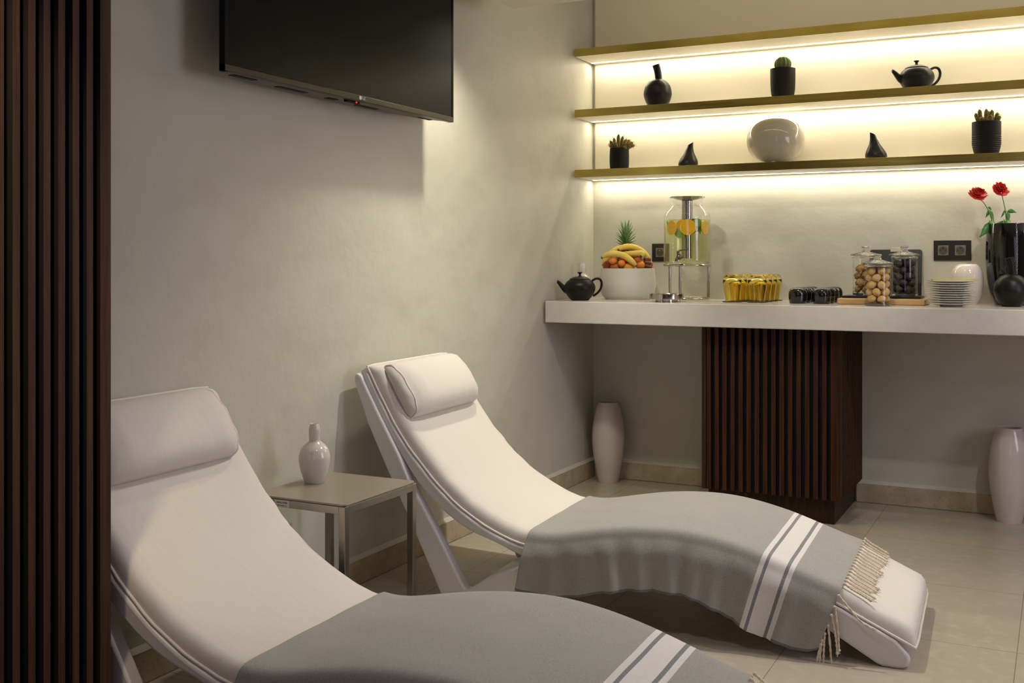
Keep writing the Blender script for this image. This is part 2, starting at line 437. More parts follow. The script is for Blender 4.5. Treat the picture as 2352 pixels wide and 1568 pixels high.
for (a, b) in ((X0,Y0),(X1-L_,Y0),(X0,Y1-L_),(X1-L_,Y1-L_)):
    o = loc(box('leg', a, a+L_, b, b+L_, 0, ZT-.0065, M['steel'], bv=.0012), t)
st = loc(box('sticker', .170, .222, Y0-.0012, Y0, ZT-.0265, ZT-.0085, M['sticker']), t)
st['label'] = 'white maker sticker with black lettering'
def text(name, s, size, locn, rot, m, parent, ext=.0002):
    cu = bpy.data.curves.new(name, 'FONT'); cu.body = s; cu.size = size; cu.extrude = ext; cu.align_x = 'CENTER'; cu.align_y = 'CENTER'
    tmp = bpy.data.objects.new(name+'_src', cu); C.objects.link(tmp); bpy.context.view_layer.update()
    me = bpy.data.meshes.new_from_object(tmp.evaluated_get(bpy.context.evaluated_depsgraph_get())); bpy.data.objects.remove(tmp); bpy.data.curves.remove(cu)
    me.materials.clear(); me.materials.append(m); o = bpy.data.objects.new(name, me); C.objects.link(o)
    mw = Matrix.Translation(locn) @ rot.to_4x4()
    o.parent = parent; o.matrix_parent_inverse = Matrix.Translation(-Vector(parent.location)) if parent.parent is None else Matrix.Translation(-Vector(parent.parent.location))
    o.matrix_basis = mw
    return o
RX = Matrix.Rotation(PI/2, 3, 'X')
text('lettering', 'ENOLOGIES', .0072, (.197, Y0-.0016, ZT-.0145), RX, M['ink'], t)
text('lettering', 'www.enologies.com', .0042, (.197, Y0-.0016, ZT-.0222), RX, M['ink'], t)

# vase on the side table and its twin on the counter
tvp = smooth_prof([(.0,.0),(.024,.0),(.030,.003),(.042,.035),(.0475,.065),(.047,.082),(.041,.102),(.028,.117),(.0185,.124),(.0172,.130),(.0178,.145),(.0172,.162),(.0140,.174),(.0132,.177),(.0118,.177),(.0112,.172),(.0145,.145),(.0135,.128),(.0,.122)], 4)
bm = bmesh.new(); add_lathe(bm, tvp, 48)
vase = obj('bottle_vase', bm, M['white_cer'], smooth=True, sharp=60); vase.location = (.150, -2.579, .45)
tag(vase, 'white glossy bottle vase with bulging body on the steel side table', 'vase')
v2 = dup(vase, (.056, -.305, .93), label='white glossy bottle vase half hidden behind the black teapot on the counter')

# ------------------------------------------------------------------ sun lounger
MB_ = [(.066,.759),(.105,.690),(.155,.603),(.205,.527),(.267,.455),(.340,.380),(.413,.320),(.486,.276),(.556,.244),(.625,.222),(.69,.213),(.76,.218),(.86,.238),(.96,.256),(1.06,.266),(1.16,.267),(1.255,.256),(1.35,.235),(1.41,.217),(1.47,.197),(1.55,.170),(1.60,.155),(1.69,.112),(1.805,.060)]
prof = smooth_prof(MB_, 5)
# arc-length resample
def resample(pts, n):
    L = [0]
    for a, b in zip(pts, pts[1:]): L.append(L[-1]+math.dist(a, b))
    out = []; k = 0
    for i in range(n):
        d = L[-1]*i/(n-1)
        while k < len(L)-2 and L[k+1] < d: k += 1
        f = (d-L[k])/max(1e-9, L[k+1]-L[k]); out.append(tuple(a+(b-a)*f for a, b in zip(pts[k], pts[k+1])))
    return out
prof = resample(prof, 121)
def nrm(i, P=prof):
    a = P[max(i-1, 0)]; b = P[min(i+1, len(P)-1)]
    dx, dz = b[0]-a[0], b[1]-a[1]; l = math.hypot(dx, dz); return (-dz/l, dx/l)
def at_s(s, P=prof):
    for i in range(len(P)-1):
        if P[i][0] <= s <= P[i+1][0]:
            f = (s-P[i][0])/(P[i+1][0]-P[i][0]); n0 = nrm(i, P); n1 = nrm(i+1, P)
            n = (n0[0]*(1-f)+n1[0]*f, n0[1]*(1-f)+n1[1]*f); return (s, P[i][1]+(P[i+1][1]-P[i][1])*f), n
    i = 0 if s < P[0][0] else len(P)-1
    return P[i], nrm(i, P)
W = .63
lounger = thing('sun_lounger', 'white curved lounger with cream cushion farther from the camera, its foot in full view', 'sun lounger', (0, 0, 0))
RL = [(.060,.716),(.10,.635),(.206,.470),(.281,.371),(.369,.297),(.459,.247),(.549,.219),(.639,.186),(.74,.172),(.84,.182),(.94,.198),(1.04,.206),(1.13,.208),(1.22,.198),(1.31,.181),(1.40,.156),(1.50,.125),(1.582,.078),(1.709,.005)]
def side_frame(n0, n1, out):
    bm = bmesh.new()
    up = [(p[0]-.002*nrm(i)[0], p[1]-.002*nrm(i)[1]) for i, p in enumerate(prof)][::3]
    up = [p for p in up if p[0] < 1.76]
    low = smooth_prof(RL, 3)
    poly = [(.052,.742)]+up+[(1.783,.052),(1.792,.040),(1.794,.024),(1.788,.010),(1.777,.002),(1.765,0),(1.724,0),(1.716,.003)]+low[::-1]
    # quads between upper and lower instead of one n-gon: build as strip
    N = 60
    A = resample([p for p in [(.052,.742)]+up+[(1.783,.052)]], N); B_ = resample(low, N)
    def ring(n): return [bm.verts.new((p[0], n, p[1])) for p in A], [bm.verts.new((p[0], n, p[1])) for p in B_]
    a0, b0 = ring(n0); a1, b1 = ring(n1)
    for i in range(N-1):
        bm.faces.new((a0[i], a0[i+1], b0[i+1], b0[i])); bm.faces.new((a1[i], b1[i], b1[i+1], a1[i+1]))
        bm.faces.new((a0[i], a1[i], a1[i+1], a0[i+1])); bm.faces.new((b0[i], b0[i+1], b1[i+1], b1[i]))
    bm.faces.new((a0[0], b0[0], b1[0], a1[0]))
    nose = [(1.792,.042),(1.796,.026),(1.790,.010),(1.777,.002),(1.765,0),(1.724,0)]
    e0 = [a0[-1]]+[bm.verts.new((x, n0, z)) for x, z in nose]+[b0[-1]]
    e1 = [a1[-1]]+[bm.verts.new((x, n1, z)) for x, z in nose]+[b1[-1]]
    bm.faces.new(e0); bm.faces.new(e1[::-1])
    for i in range(len(e0)-1): bm.faces.new((e0[i], e1[i], e1[i+1], e0[i+1]))
    o = obj('side_rail', bm, M['whiteframe'], lounger, True); bevel(o, .008, 3, 40)
    # splayed leg: strut from the head down to the floor, then up to the seat
    m0, m1 = (n0-.014, n1-.004) if out < 0 else (n0+.004, n1+.014)
    bm = bmesh.new()
    add_poly(bm, [(.030,.712),(.030,.730),(.040,.742),(.058,.730),(.066,.712),(.116,.622),(.206,.470),(.244,.392),(.344,.235),(.430,.090),(.448,.064),(.462,.062),(.519,.104),(.633,.156),(.76,.205),(.78,.196),(.70,.120),(.60,.062),(.50,.006),(.485,0),(.388,0),(.372,.010),(.356,.041),(.244,.264),(.162,.417),(.085,.570)], 'y', m0, m1)
    o = obj('leg', bm, M['whiteframe'], lounger, True); bevel(o, .007, 3, 40)
side_frame(.016, .046, -1); side_frame(W-.046, W-.016, 1)
bm = bmesh.new()     # moulded deck under the mattress
for i in range(0, 120, 2):
    pass
N = len(prof); top = []; bot = []
for i in range(0, N, 2):
    n = nrm(i); p = prof[i]
    top.append([bm.verts.new((p[0]-.003*n[0], y, p[1]-.003*n[1])) for y in (.03, W-.03)])
    bot.append([bm.verts.new((p[0]-.028*n[0], y, p[1]-.028*n[1])) for y in (.03, W-.03)])
for i in range(len(top)-1):
    a, b, c_, d = top[i], top[i+1], bot[i], bot[i+1]
    bm.faces.new((a[0], a[1], b[1], b[0])); bm.faces.new((c_[0], d[0], d[1], c_[1]))
    bm.faces.new((a[0], b[0], d[0], c_[0])); bm.faces.new((a[1], c_[1], d[1], b[1]))
bm.faces.new((top[0][0], bot[0][0], bot[0][1], top[0][1])); bm.faces.new((top[-1][0], top[-1][1], bot[-1][1], bot[-1][0]))
obj('deck', bm, M['whiteframe'], lounger, True)
bm = bmesh.new(); add_poly(bm, [(1.755,.060),(1.783,.048),(1.790,.024),(1.782,.008),(1.765,.006),(1.735,.02)], 'y', .03, W-.03)
bevel(obj('foot_panel', bm, M['whiteframe'], lounger, True), .004, 2, 40)
bm = bmesh.new(); add_poly(bm, [(.395,0),(.475,0),(.475,.02),(.395,.02)], 'y', .02, W-.02)
obj('crossbar', bm, M['whiteframe'], lounger)
# mattress
nL, nR, T = .027, W-.027, .047
cs = [(nL,-.002),(nL-.001,.010),(nL+.003,.028),(nL+.012,.040),(nL+.028,.045),(nL+.06,.047)]
k = 18
mid = [(nL+.06+(nR-nL-.12)*i/k, .047) for i in range(1, k)]
sec = cs+mid+[(nR-(a-nL), b) for a, b in cs[::-1]]
bm = bmesh.new(); rows = []; rr = random.Random(3)
wr = [(rr.uniform(.05, 1.7), rr.uniform(.012, .03), rr.uniform(-.5, .5), rr.uniform(.0010, .0028), rr.choice((0, 1))) for _ in range(60)]
for i in range(N):
    (s, z) = prof[i]; n = nrm(i); row = []
    e = min(i, N-1-i)/2.0; ef = min(1, .25+.75*math.sin(min(1, e)*PI/2))
    for (y, h) in sec:
        hh = h
        for (ws, wd, sl, am, sd) in wr:
            yy = (y-nL) if sd == 0 else (nR-y)
            if yy < .16:
                d = (s-ws-sl*yy*.6)/wd
                if abs(d) < 3: hh -= am*math.exp(-d*d)*math.exp(-(yy/.07)**2)*(1 if h > .03 else .3)
        q = hh*ef
        row.append(bm.verts.new((s+n[0]*q, y, z+n[1]*q)))
    rows.append(row)
for A, B_ in zip(rows, rows[1:]):
    for j in range(len(sec)-1): bm.faces.new((A[j], B_[j], B_[j+1], A[j+1]))
    bm.faces.new((A[0], A[-1], B_[-1], B_[0]))
bm.faces.new(rows[0]); bm.faces.new(rows[-1][::-1])
mattress = obj('mattress', bm, M['cushion'], lounger, True, 70)
bm = bmesh.new(); path = []
for i in range(0, N, 2): path.append((prof[i][0]+.003*nrm(i)[0], nL-.003+.0012*math.sin(i*.9), prof[i][1]+.003*nrm(i)[1]))
e = prof[-1]; path[-1] = (e[0]+.004, nL-.001, e[1])
for j in range(1, 12): path.append((e[0]+.007, nL+(nR-nL)*j/12, e[1]+.002+.002*math.sin(j*2)))
for i in range(N-1, -1, -2): path.append((prof[i][0]+.003*nrm(i)[0], nR+.003, prof[i][1]+.003*nrm(i)[1]))
e = prof[0]
for j in range(1, 12): path.append((e[0]-.002, nR-(nR-nL)*j/12, e[1]+.004))
path.append(path[0])
add_tube(bm, path, .0042, 6)
obj('piping', bm, M['pipe'], mattress, True, 80)
# bolster pillow
def surf(d, n, h):      # point on mattress top at arc distance d from the head end
    i = d/ (sum(math.dist(a, b) for a, b in zip(prof, prof[1:]))/(N-1)); i0 = int(max(0, min(N-2, math.floor(i)))); f = i-i0
    p = prof[i0]; q = prof[i0+1]; m = nrm(max(i0, 1)); 
    return Vector((p[0]+(q[0]-p[0])*f+m[0]*h, n, p[1]+(q[1]-p[1])*f+m[1]*h))
bm = bmesh.new(); rings = []; PN0, PN1 = .062, W-.100; d0, d1 = .020, .226
nn = 30; ks = 28
for i in range(nn+1):
    f = i/nn; y = PN0+(PN1-PN0)*f; e = min(f, 1-f)
    bulge = .046+.030*min(1, (e/.14))**.5 if e > 0 else .048
    ring = []
    for j in range(ks):
        a = 2*PI*j/ks; ca, sa = math.cos(a), math.sin(a)
        dd = (d0+d1)/2+(d1-d0)/2*math.copysign(abs(ca)**.8, ca)*(1-.03*(e < .03))
        h = .045+(bulge*(1+.18*ca)*abs(sa)**.75 if sa > 0 else .004*sa)
        pk = .0022*math.sin(a*19+i)*math.exp(-(e/.035)) if sa > 0 else 0
        ring.append(bm.verts.new(surf(dd, y+0, h+pk)))
    rings.append(ring)
for A, B_ in zip(rings, rings[1:]):
    for j in range(ks): bm.faces.new((A[j], A[(j+1) % ks], B_[(j+1) % ks], B_[j]))
for R_, sg in ((rings[0], -1), (rings[-1], 1)):
    cen = sum((v.co for v in R_), Vector())/ks
    mid_ = [bm.verts.new(cen+(v.co-cen)*.86+Vector((0, sg*.012+.0012*math.sin(j_*1.7), 0))) for j_, v in enumerate(R_)]
    inner = [bm.verts.new(cen+(v.co-cen)*.50+Vector((0, sg*.020, 0))) for v in R_]
    c0 = bm.verts.new(cen+Vector((0, sg*.022, 0)))
    for j in range(ks):
        j2 = (j+1) % ks
        bm.faces.new((R_[j], R_[j2], mid_[j2], mid_[j])); bm.faces.new((mid_[j], mid_[j2], inner[j2], inner[j])); bm.faces.new((inner[j], inner[j2], c0))
pil_cos = [[v.co.copy() for v in rings[0]], [v.co.copy() for v in rings[-1]]]
pillow = obj('pillow', bm, M['cushion'], lounger, True, 80)
bm = bmesh.new()
bm.free()
for R_ in pil_cos:
    bm = bmesh.new(); add_tube(bm, R_+[R_[0]], .0032, 6)
    obj('piping', bm, M['pipe'], pillow, True, 80)

# ------------------------------------------------------------------ striped towel over a lounger
towel = thing('striped_towel', 'grey towel with white stripes on the farther lounger, cream fringe at its right end', 'towel', (0, 0, 0))
S0, S1 = .652, 1.598
stripes = [(1.381,1.392,'w'),(1.392,1.401,'d'),(1.401,1.449,'w'),(1.449,1.459,'d'),(1.459,1.470,'w')]
ss = sorted(set([S0+(S1-S0)*i/110 for i in range(111)]+[v for a, b, c_ in stripes for v in (a, b)]))
def smat(s):
    for a, b, c_ in stripes:
        if a-1e-6 <= s <= b+1e-6: return {'w': 2, 'd': 3}[c_]
    return 0
def lerp_tab(tab, s):
    for (a, b), (c_, d) in zip(tab, tab[1:]):
        if a <= s <= c_: return b+(d-b)*(s-a)/(c_-a)
    return tab[0][1] if s < tab[0][0] else tab[-1][1]
hang_tab = [(.65,.150),(.80,.165),(.95,.155),(1.08,.152),(1.2,.155),(1.3,.172),(1.42,.190),(1.53,.182),(1.60,.150)]
edge = [(nL+.022,.0500),(nL+.006,.0475),(nL-.006,.039),(nL-.012,.022)]
bm = bmesh.new(); rows = []; kh = 20
for s in ss:
    p, n = at_s(s)
    H_ = lerp_tab(hang_tab, s); row = []
    # near hanging side, hem first
    base = Vector((p[0]+n[0]*.022, nL-.012, p[1]+n[1]*.022))
    down = Vector((-n[0]*.9, 0, -n[1])).normalized()
    for j in range(kh, 0, -1):
        f = j/kh; d = f*H_
        wav = (.011*math.sin(s*21+.6)+.008*math.sin(s*47+1.9)+.004*math.sin(s*90))*f**1.1
        out = -.017*math.sin(min(1, d/.05)*PI/2)-.006*f; wav = -abs(wav)*1.2-f**1.25*1.3*sum(am*math.exp(-((s-c_-.02*f)/w_)**2) for c_, w_, am in ((.70,.03,.008),(.93,.022,.014),(1.02,.03,.016),(1.12,.02,.012),(1.25,.03,.012),(1.50,.03,.010)))+.004*math.sin(s*33+4*f)*math.sin(PI*f)
        crs = .0010*math.sin((s*60-f*2.5))*math.exp(-((f-.15)/.14)**2)
        q = base+down*d+Vector((0, out+wav*.8+crs, 0))
        if f == 1: q.z += .0012*math.sin(s*160)
        row.append((q, f))
    for (y, h) in edge[::-1]: row.append((Vector((p[0]+n[0]*h, y, p[1]+n[1]*h)), 0))
    for j in range(1, 24):
        y = nL+.03+(nR-nL-.06)*j/24
        h = .0515+.0008*math.sin(s*13+j*.7)+.0012*math.exp(-((s-S1)/.05)**2)*math.sin(j*2.6)
        row.append((Vector((p[0]+n[0]*h, y, p[1]+n[1]*h)), 0))
    for (y, h) in edge: row.append((Vector((p[0]+n[0]*h, nL+nR-y, p[1]+n[1]*h)), 0))
    b2 = Vector((p[0]+n[0]*.022, nR+.012, p[1]+n[1]*.022))
    for j in range(1, kh+1):
        f = j/kh; wav = .008*math.sin(s*24)*f
        row.append((b2+down*(f*.13)+Vector((0, .014*f+abs(wav)+.006, 0)), f))
    # the left end slants a little outwards at the near hem
    rows.append([bm.verts.new(q) for q, f in row])
for i, (A, B_) in enumerate(zip(rows, rows[1:])):
    m0 = smat((ss[i]+ss[i+1])/2)
    for j in range(len(A)-1):
        f = bm.faces.new((A[j], A[j+1], B_[j+1], B_[j])); f.material_index = m0
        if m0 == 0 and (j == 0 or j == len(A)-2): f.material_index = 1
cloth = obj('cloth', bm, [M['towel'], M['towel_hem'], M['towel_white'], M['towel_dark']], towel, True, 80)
so = cloth.modifiers.new('thick', 'SOLIDIFY'); so.thickness = .0022; so.offset = 0
su = cloth.modifiers.new('sub', 'SUBSURF'); su.levels = 1; su.render_levels = 1
# fringe
def tassel(path, rad=.0025):
    bm = bmesh.new(); path = smooth_prof([tuple(p) for p in path], 6); n = len(path)
    P = [Vector(p) for p in path]
    for ph in (0, PI):
        q = []
        for i, v in enumerate(P):
            t = (P[min(i+1, n-1)]-P[max(i-1, 0)]).normalized(); u = t.cross(Vector((0, 0, 1))); u = u.normalized() if u.length > .1 else Vector((1, 0, 0)); w = t.cross(u)
            a = ph+i*1.25; q.append(v+(u*math.cos(a)+w*math.sin(a))*rad*.62)
        add_tube(bm, q, rad*.8, 6)
    for v in (P[0], P[-2]): add_ell(bm, v, (rad*1.9,)*3, 8, 6)
    e = P[-1]; t = (P[-1]-P[-3]).normalized()
    for k in range(3): add_tube(bm, [e, e+t*.006+Vector((rr.uniform(-.003,.003), rr.uniform(-.003,.003), 0))], .0009, 4)
    o = obj('fringe_tassel', bm, M['cord'], towel, True, 80); return o
rr = random.Random(11)
for k in range(17):
    y = nL+.022+(nR-nL-.034)*k/16; L2 = rr.uniform(.066,.086); sk = rr.uniform(-.012,.006)
    pts = []
    for j in range(5):
        s = S1+.001+L2*.93*j/4; p, n = at_s(min(s, 1.785)); h = .0525+(.001 if j == 0 else 0)
        if j == 0: h = .056
        pts.append((p[0]+n[0]*h, y+sk*j/4+rr.uniform(-.001,.001), p[1]+n[1]*h))
    tassel(pts)
p, n = at_s(S1); fold = Vector((p[0]+n[0]*.03, nL-.018, p[1]+n[1]*.03))
tassel([fold, fold+Vector((.03,-.008,-.03)), fold+Vector((.062,-.012,-.062)), fold+Vector((.10,-.014,-.078))])
down = Vector((-n[0]*.9, 0, -n[1])).normalized()
for k, (dd, L2, dx) in enumerate(((.030,.120,.012),(.055,.105,.016),(.085,.115,.010),(.110,.105,-.004),(.130,.110,-.010),(.142,.105,-.016))):
    q = fold+down*dd+Vector((.001,-.014-.002*k,0))
    tassel([q, q+Vector((dx*.5,-.004,-L2*.35)), q+Vector((dx*.8,-.004,-L2*.7)), q+Vector((dx,-.006,-L2))])

TH = math.radians(3)
place1 = (.0024, -2.2116, 0)
lounger.location = place1; lounger.rotation_euler = (0, 0, TH)
towel.location = place1; towel.rotation_euler = (0, 0, TH)
TH2 = .029
place2 = (-.042, -3.495, 0)
dup(lounger, place2, TH2, 'white curved lounger with cream cushion nearer the camera, its head partly behind the slatted pillar')
dup(towel, place2, TH2, 'grey towel with white stripes spread over the nearer lounger beside the slatted pillar')

# ------------------------------------------------------------------ floor vases
fvp = smooth_prof([(0,0),(.046,0),(.052,.004),(.060,.04),(.076,.13),(.083,.215),(.078,.30),(.062,.37),(.052,.400),(.050,.402),(.047,.400),(.055,.37),(.068,.30),(.06,.1),(0,.08)], 5)
bm = bmesh.new(); add_lathe(bm, fvp, 56)
o = obj('floor_vase', bm, M['white_cer2'], smooth=True, sharp=60); o.location = (.110, -.098, 0)
tag(o, 'tall white glazed floor vase in the corner left of the slatted column', 'vase', 'tall white vases on the floor under the counter')
dup(o, (1.962, -.108, 0), label='tall white glazed floor vase right of the slatted column under the counter')

# ------------------------------------------------------------------ teapots
def make_teapot():
    t = thing('teapot', '', 'teapot')
    bm = bmesh.new()
    add_lathe(bm, smooth_prof([(0,0),(.038,0),(.042,.002),(.056,.016),(.070,.040),(.0745,.058),(.071,.076),(.060,.091),(.050,.098),(.047,.099)], 5), 56)
    obj('body', bm, M['black_cer'], t, True, 60)
    bm = bmesh.new(); add_lathe(bm, smooth_prof([(.049,.0985),(.0495,.101),(.046,.104),(.030,.111),(.012,.115),(.007,.117),(.0055,.122),(.006,.127),(.011,.131),(.0118,.133),(.009,.135),(0,.1345)], 5), 48)
    obj('lid', bm, M['black_cer'], t, True, 60)
    bm = bmesh.new(); add_tube(bm, smooth_prof([(-.050,0,.042),(-.068,0,.050),(-.082,0,.064),(-.094,0,.078),(-.104,0,.088),(-.1085,0,.0895)], 6), lambda q: .0175-.0105*min(1, q*1.2), 18)
    obj('spout', bm, M['black_cer'], t, True, 60)
    bm = bmesh.new(); add_tube(bm, smooth_prof([(.056,0,.088),(.064,0,.097),(.080,0,.104),(.096,0,.100),(.104,0,.083),(.101,0,.060),(.089,0,.040),(.072,0,.026),(.062,0,.022)], 6), .0056, 12, flat=1.5)
    obj('handle', bm, M['black_cer'], t, True, 60)
    return t
tp = make_teapot(); tp.location = (.108, -.458, .93); tp.rotation_euler.z = .42
tp['label'] = 'matt black teapot at the left end of the counter beside the fruit bowl'
dup(tp, (1.590, -.14, 1.869), .47, 'matt black teapot standing on the middle shelf')

# ------------------------------------------------------------------ gourd vases
def make_gourd():
    t = thing('gourd_vase', '', 'vase')
    bm = bmesh.new(); add_lathe(bm, smooth_prof([(0,0),(.033,0),(.038,.003),(.056,.026),(.0675,.058),(.0685,.078),(.061,.108),(.044,.130),(.026,.1405),(.012,.144),(0,.1445)], 6), 56)
    obj('body', bm, M['black_cer'], t, True, 60)
    bm = bmesh.new(); R = add_tube(bm, smooth_prof([(.004,0,.138),(.003,0,.160),(-.001,0,.185),(-.009,0,.2135)], 6), lambda q: .0165+.002*q, 20)
    obj('neck', bm, M['black_cer'], t, True, 60)
    return t
g = make_gourd(); g.location = (.388, -.14, 1.869); g.rotation_euler.z = .47
g['label'] = 'black round gourd vase with bent neck on the middle shelf'
dup(g, (1.978, -.318, .93), .47, 'black round gourd vase with bent neck at the right end of the counter').scale = (.985, .985, .94)

# ------------------------------------------------------------------ cactus pots
def add_spines(bm, cen, R, n, ln, r2):
    pass
def pot(prof_, name='pot', parent=None, rfun=None):
    bm = bmesh.new(); add_lathe(bm, prof_, 56, rfun=rfun); return obj(name, bm, M['black_pot'], parent, True, 50)
t = thing('potted_cactus', 'round ribbed green cactus in a tall black pot on the middle shelf', 'potted cactus', (1.001, -.14, 1.869))
pot(smooth_prof([(0,0),(.034,0),(.040,.003),(.050,.018),(.055,.045),(.057,.09),(.0575,.140),(.0565,.143),(.054,.142),(.053,.128),(0,.126)], 5), parent=t)
bm = bmesh.new(); add_lathe(bm, [(0,.127),(.054,.1275)], 30); obj('soil', bm, M['soil'], t)
bm = bmesh.new(); pr = [(max(0, .037*math.sin(a*PI/16)),   .165-.037*math.cos(a*PI/16)) for a in range(17)]
add_lathe(bm, pr, 96, rfun=lambda a, z: 1+.07*math.cos(12*a))
cb = obj('cactus_body', bm, M['cactus'], t, True, 80)
bm = bmesh.new()
for k in range(12):
    a = 2*PI*k/12
    for j in range(3, 15):
        th = j*PI/16; c0 = Vector((math.cos(a)*.0395*math.sin(th), math.sin(a)*.0395*math.sin(th), .165-.038*math.cos(th)))
        nv = Vector((math.cos(a)*math.sin(th), math.sin(a)*math.sin(th), -math.cos(th)))
        for q in range(3):
            d = (nv+Vector((rr.uniform(-.7,.7), rr.uniform(-.7,.7), rr.uniform(-.5,.7)))).normalized()
            add_tube(bm, [c0, c0+d*.0055], .00035, 3, cap=False)
obj('spines', bm, M['spine'], cb)

def fingers(t, zt, specs):
    for (x, y, dx, dy, h, r) in specs:
        bm = bmesh.new(); P0 = Vector((x, y, zt-.012)); P1 = Vector((x+dx, y+dy, zt+h)); n = 14
        path = [P0.lerp(P1, i/(n-1))+Vector((0, 0, .25*abs(dx+dy)*math.sin(PI*i/(n-1)))) for i in range(n)]
        add_tube(bm, path, lambda q: r*(.75+.25*math.sin(q*PI*.9))*(1 if q < .8 else math.sqrt(max(0.02, 1-((q-.8)/.2)**2))), 12)
        cf = obj('cactus_stem', bm, M['cactus_finger'], t, True, 80)
        bm = bmesh.new()
        for k in range(110):
            q = rr.uniform(.12, 1); i = q*(n-1); i0 = min(n-2, int(i)); c0 = path[i0].lerp(path[i0+1], i-i0); tn = (path[i0+1]-path[i0]).normalized()
            d = Vector((rr.gauss(0,1), rr.gauss(0,1), rr.gauss(0,1))); d = (d-tn*d.dot(tn)).normalized()
            if q > .9: d = (d+tn).normalized()
            R = r*.95*(1 if q < .85 else .7)
            add_tube(bm, [c0+d*R*.9, c0+d*(R+.0042)+tn*.001], .0004, 3, cap=False)
        obj('spines', bm, M['spine'], cf)
t = thing('potted_cactus', 'sprawling finger cactus in a plain black pot at the left end of the lowest shelf', 'potted cactus', (.186, -.14, 1.57), .47)
pot(smooth_prof([(0,0),(.042,0),(.0455,.003),(.0475,.02),(.049,.06),(.0475,.106),(.0465,.109),(.044,.108),(.043,.098),(0,.096)], 5), parent=t)
bm = bmesh.new(); add_lathe(bm, [(0,.097),(.044,.0975)], 30); obj('soil', bm, M['soil'], t)
fingers(t, .105, [(-.026,0,-.020,0,.045,.0075),(-.018,-.01,-.010,0,.058,.0075),(-.006,0,.002,0,.078,.0085),(.006,.008,.014,.01,.070,.008),(.012,-.01,.022,-.01,.052,.0085),(.018,.004,.038,.006,.050,.009),
    (.024,-.004,.044,-.01,.036,.0085),(.022,.014,.052,.02,.028,.008),(.026,-.012,.050,-.014,.018,.008),(-.022,.014,-.024,.014,.030,.007),(-.010,-.018,-.016,-.02,.030,.007),(.010,-.022,.018,-.02,.012,.0075),(0,.02,0,.02,.05,.008),(-.03,-.006,-.022,-.01,.020,.0065)])
t = thing('potted_cactus', 'upright finger cactus in a ridged black pot at the right end of the lowest shelf', 'potted cactus', (1.874, -.14, 1.57), .47)
pp = [(0,0),(.036,0),(.042,.002)]
for i in range(1, 121):
    z = .145*i/120; r = .044+.0145*min(1, (z/.05))**.6
    if z < .088: r += .0009*math.sin(z/.0088*2*PI)
    pp.append((r, z))
pp += [(.0575,.1465),(.055,.146),(.054,.132),(0,.13)]
bm = bmesh.new(); add_lathe(bm, pp, 56); obj('pot', bm, M['black_pot'], t, True, 60)
bm = bmesh.new(); add_lathe(bm, [(0,.131),(.055,.1315)], 30); obj('soil', bm, M['soil'], t)
fingers(t, .138, [(-.030,0,-.018,0,.046,.0085),(-.020,.006,-.008,0,.064,.009),(-.020,-.016,-.012,-.006,.028,.009),(.002,.006,.0,0,.066,.0095),(.014,.012,.003,.004,.058,.008),(.022,0,.002,0,.062,.009),(.034,-.002,.014,0,.050,.0085),(.036,-.012,.016,-.004,.034,.008),(.006,-.02,.002,-.006,.036,.009),(-.006,-.02,-.004,-.008,.024,.0085)])

# ------------------------------------------------------------------ drop vases and the round white vase
def drop(label, x, tip, sx):
    bm = bmesh.new()
    P_ = smooth_prof([(0,0),(.034,0),(.043,.004),(.0475,.016),(.045,.032),(.035,.052),(.024,.072),(.0172,.092),(.0142,.108),(.0128,.118)], 5)
    add_lathe(bm, P_, 48, shear=lambda z: (tip*(max(0, z)/.12)**1.3, 0))
    bm.verts.ensure_lookup_table()
    for v in bm.verts:
        if v.co.z > .09: v.co.z += (v.co.x-tip)*sx*((v.co.z-.09)/.03)
    fs = [e for e in bm.edges if len(e.link_faces) == 1]
    bmesh.ops.holes_fill(bm, edges=fs)
    o = obj('drop_vase', bm, M['black_cer'], None, True, 50); o.location = (x, -.14, 1.57); o.rotation_euler.z = .47
    tag(o, label, 'vase'); return o
drop('small black teardrop vase leaning right on the lowest shelf, left of the round white vase', .542, .013, .6)
drop('small black teardrop vase leaning left on the lowest shelf, right of the round white vase', 1.420, -.017, -.6)
t = thing('round_vase', 'large round white glazed vase on small feet in the middle of the lowest shelf', 'vase', (.968, -.142, 1.57))
bm = bmesh.new(); pr = []
for i in range(33):
    a = PI*i/32; pr.append((.133*max(0, math.sin(a))**.82, .111-.105*math.copysign(abs(math.cos(a))**.9, math.cos(a))))
add_lathe(bm, pr, 72); obj('body', bm, M['cream_cer'], t, True, 80)
for k in range(3):
    bm = bmesh.new(); a = k*2*PI/3+.5; add_ell(bm, (.045*math.cos(a), .045*math.sin(a), .008), (.012,.012,.0085), 16, 8); obj('foot', bm, M['white_cer'], t, True, 80)

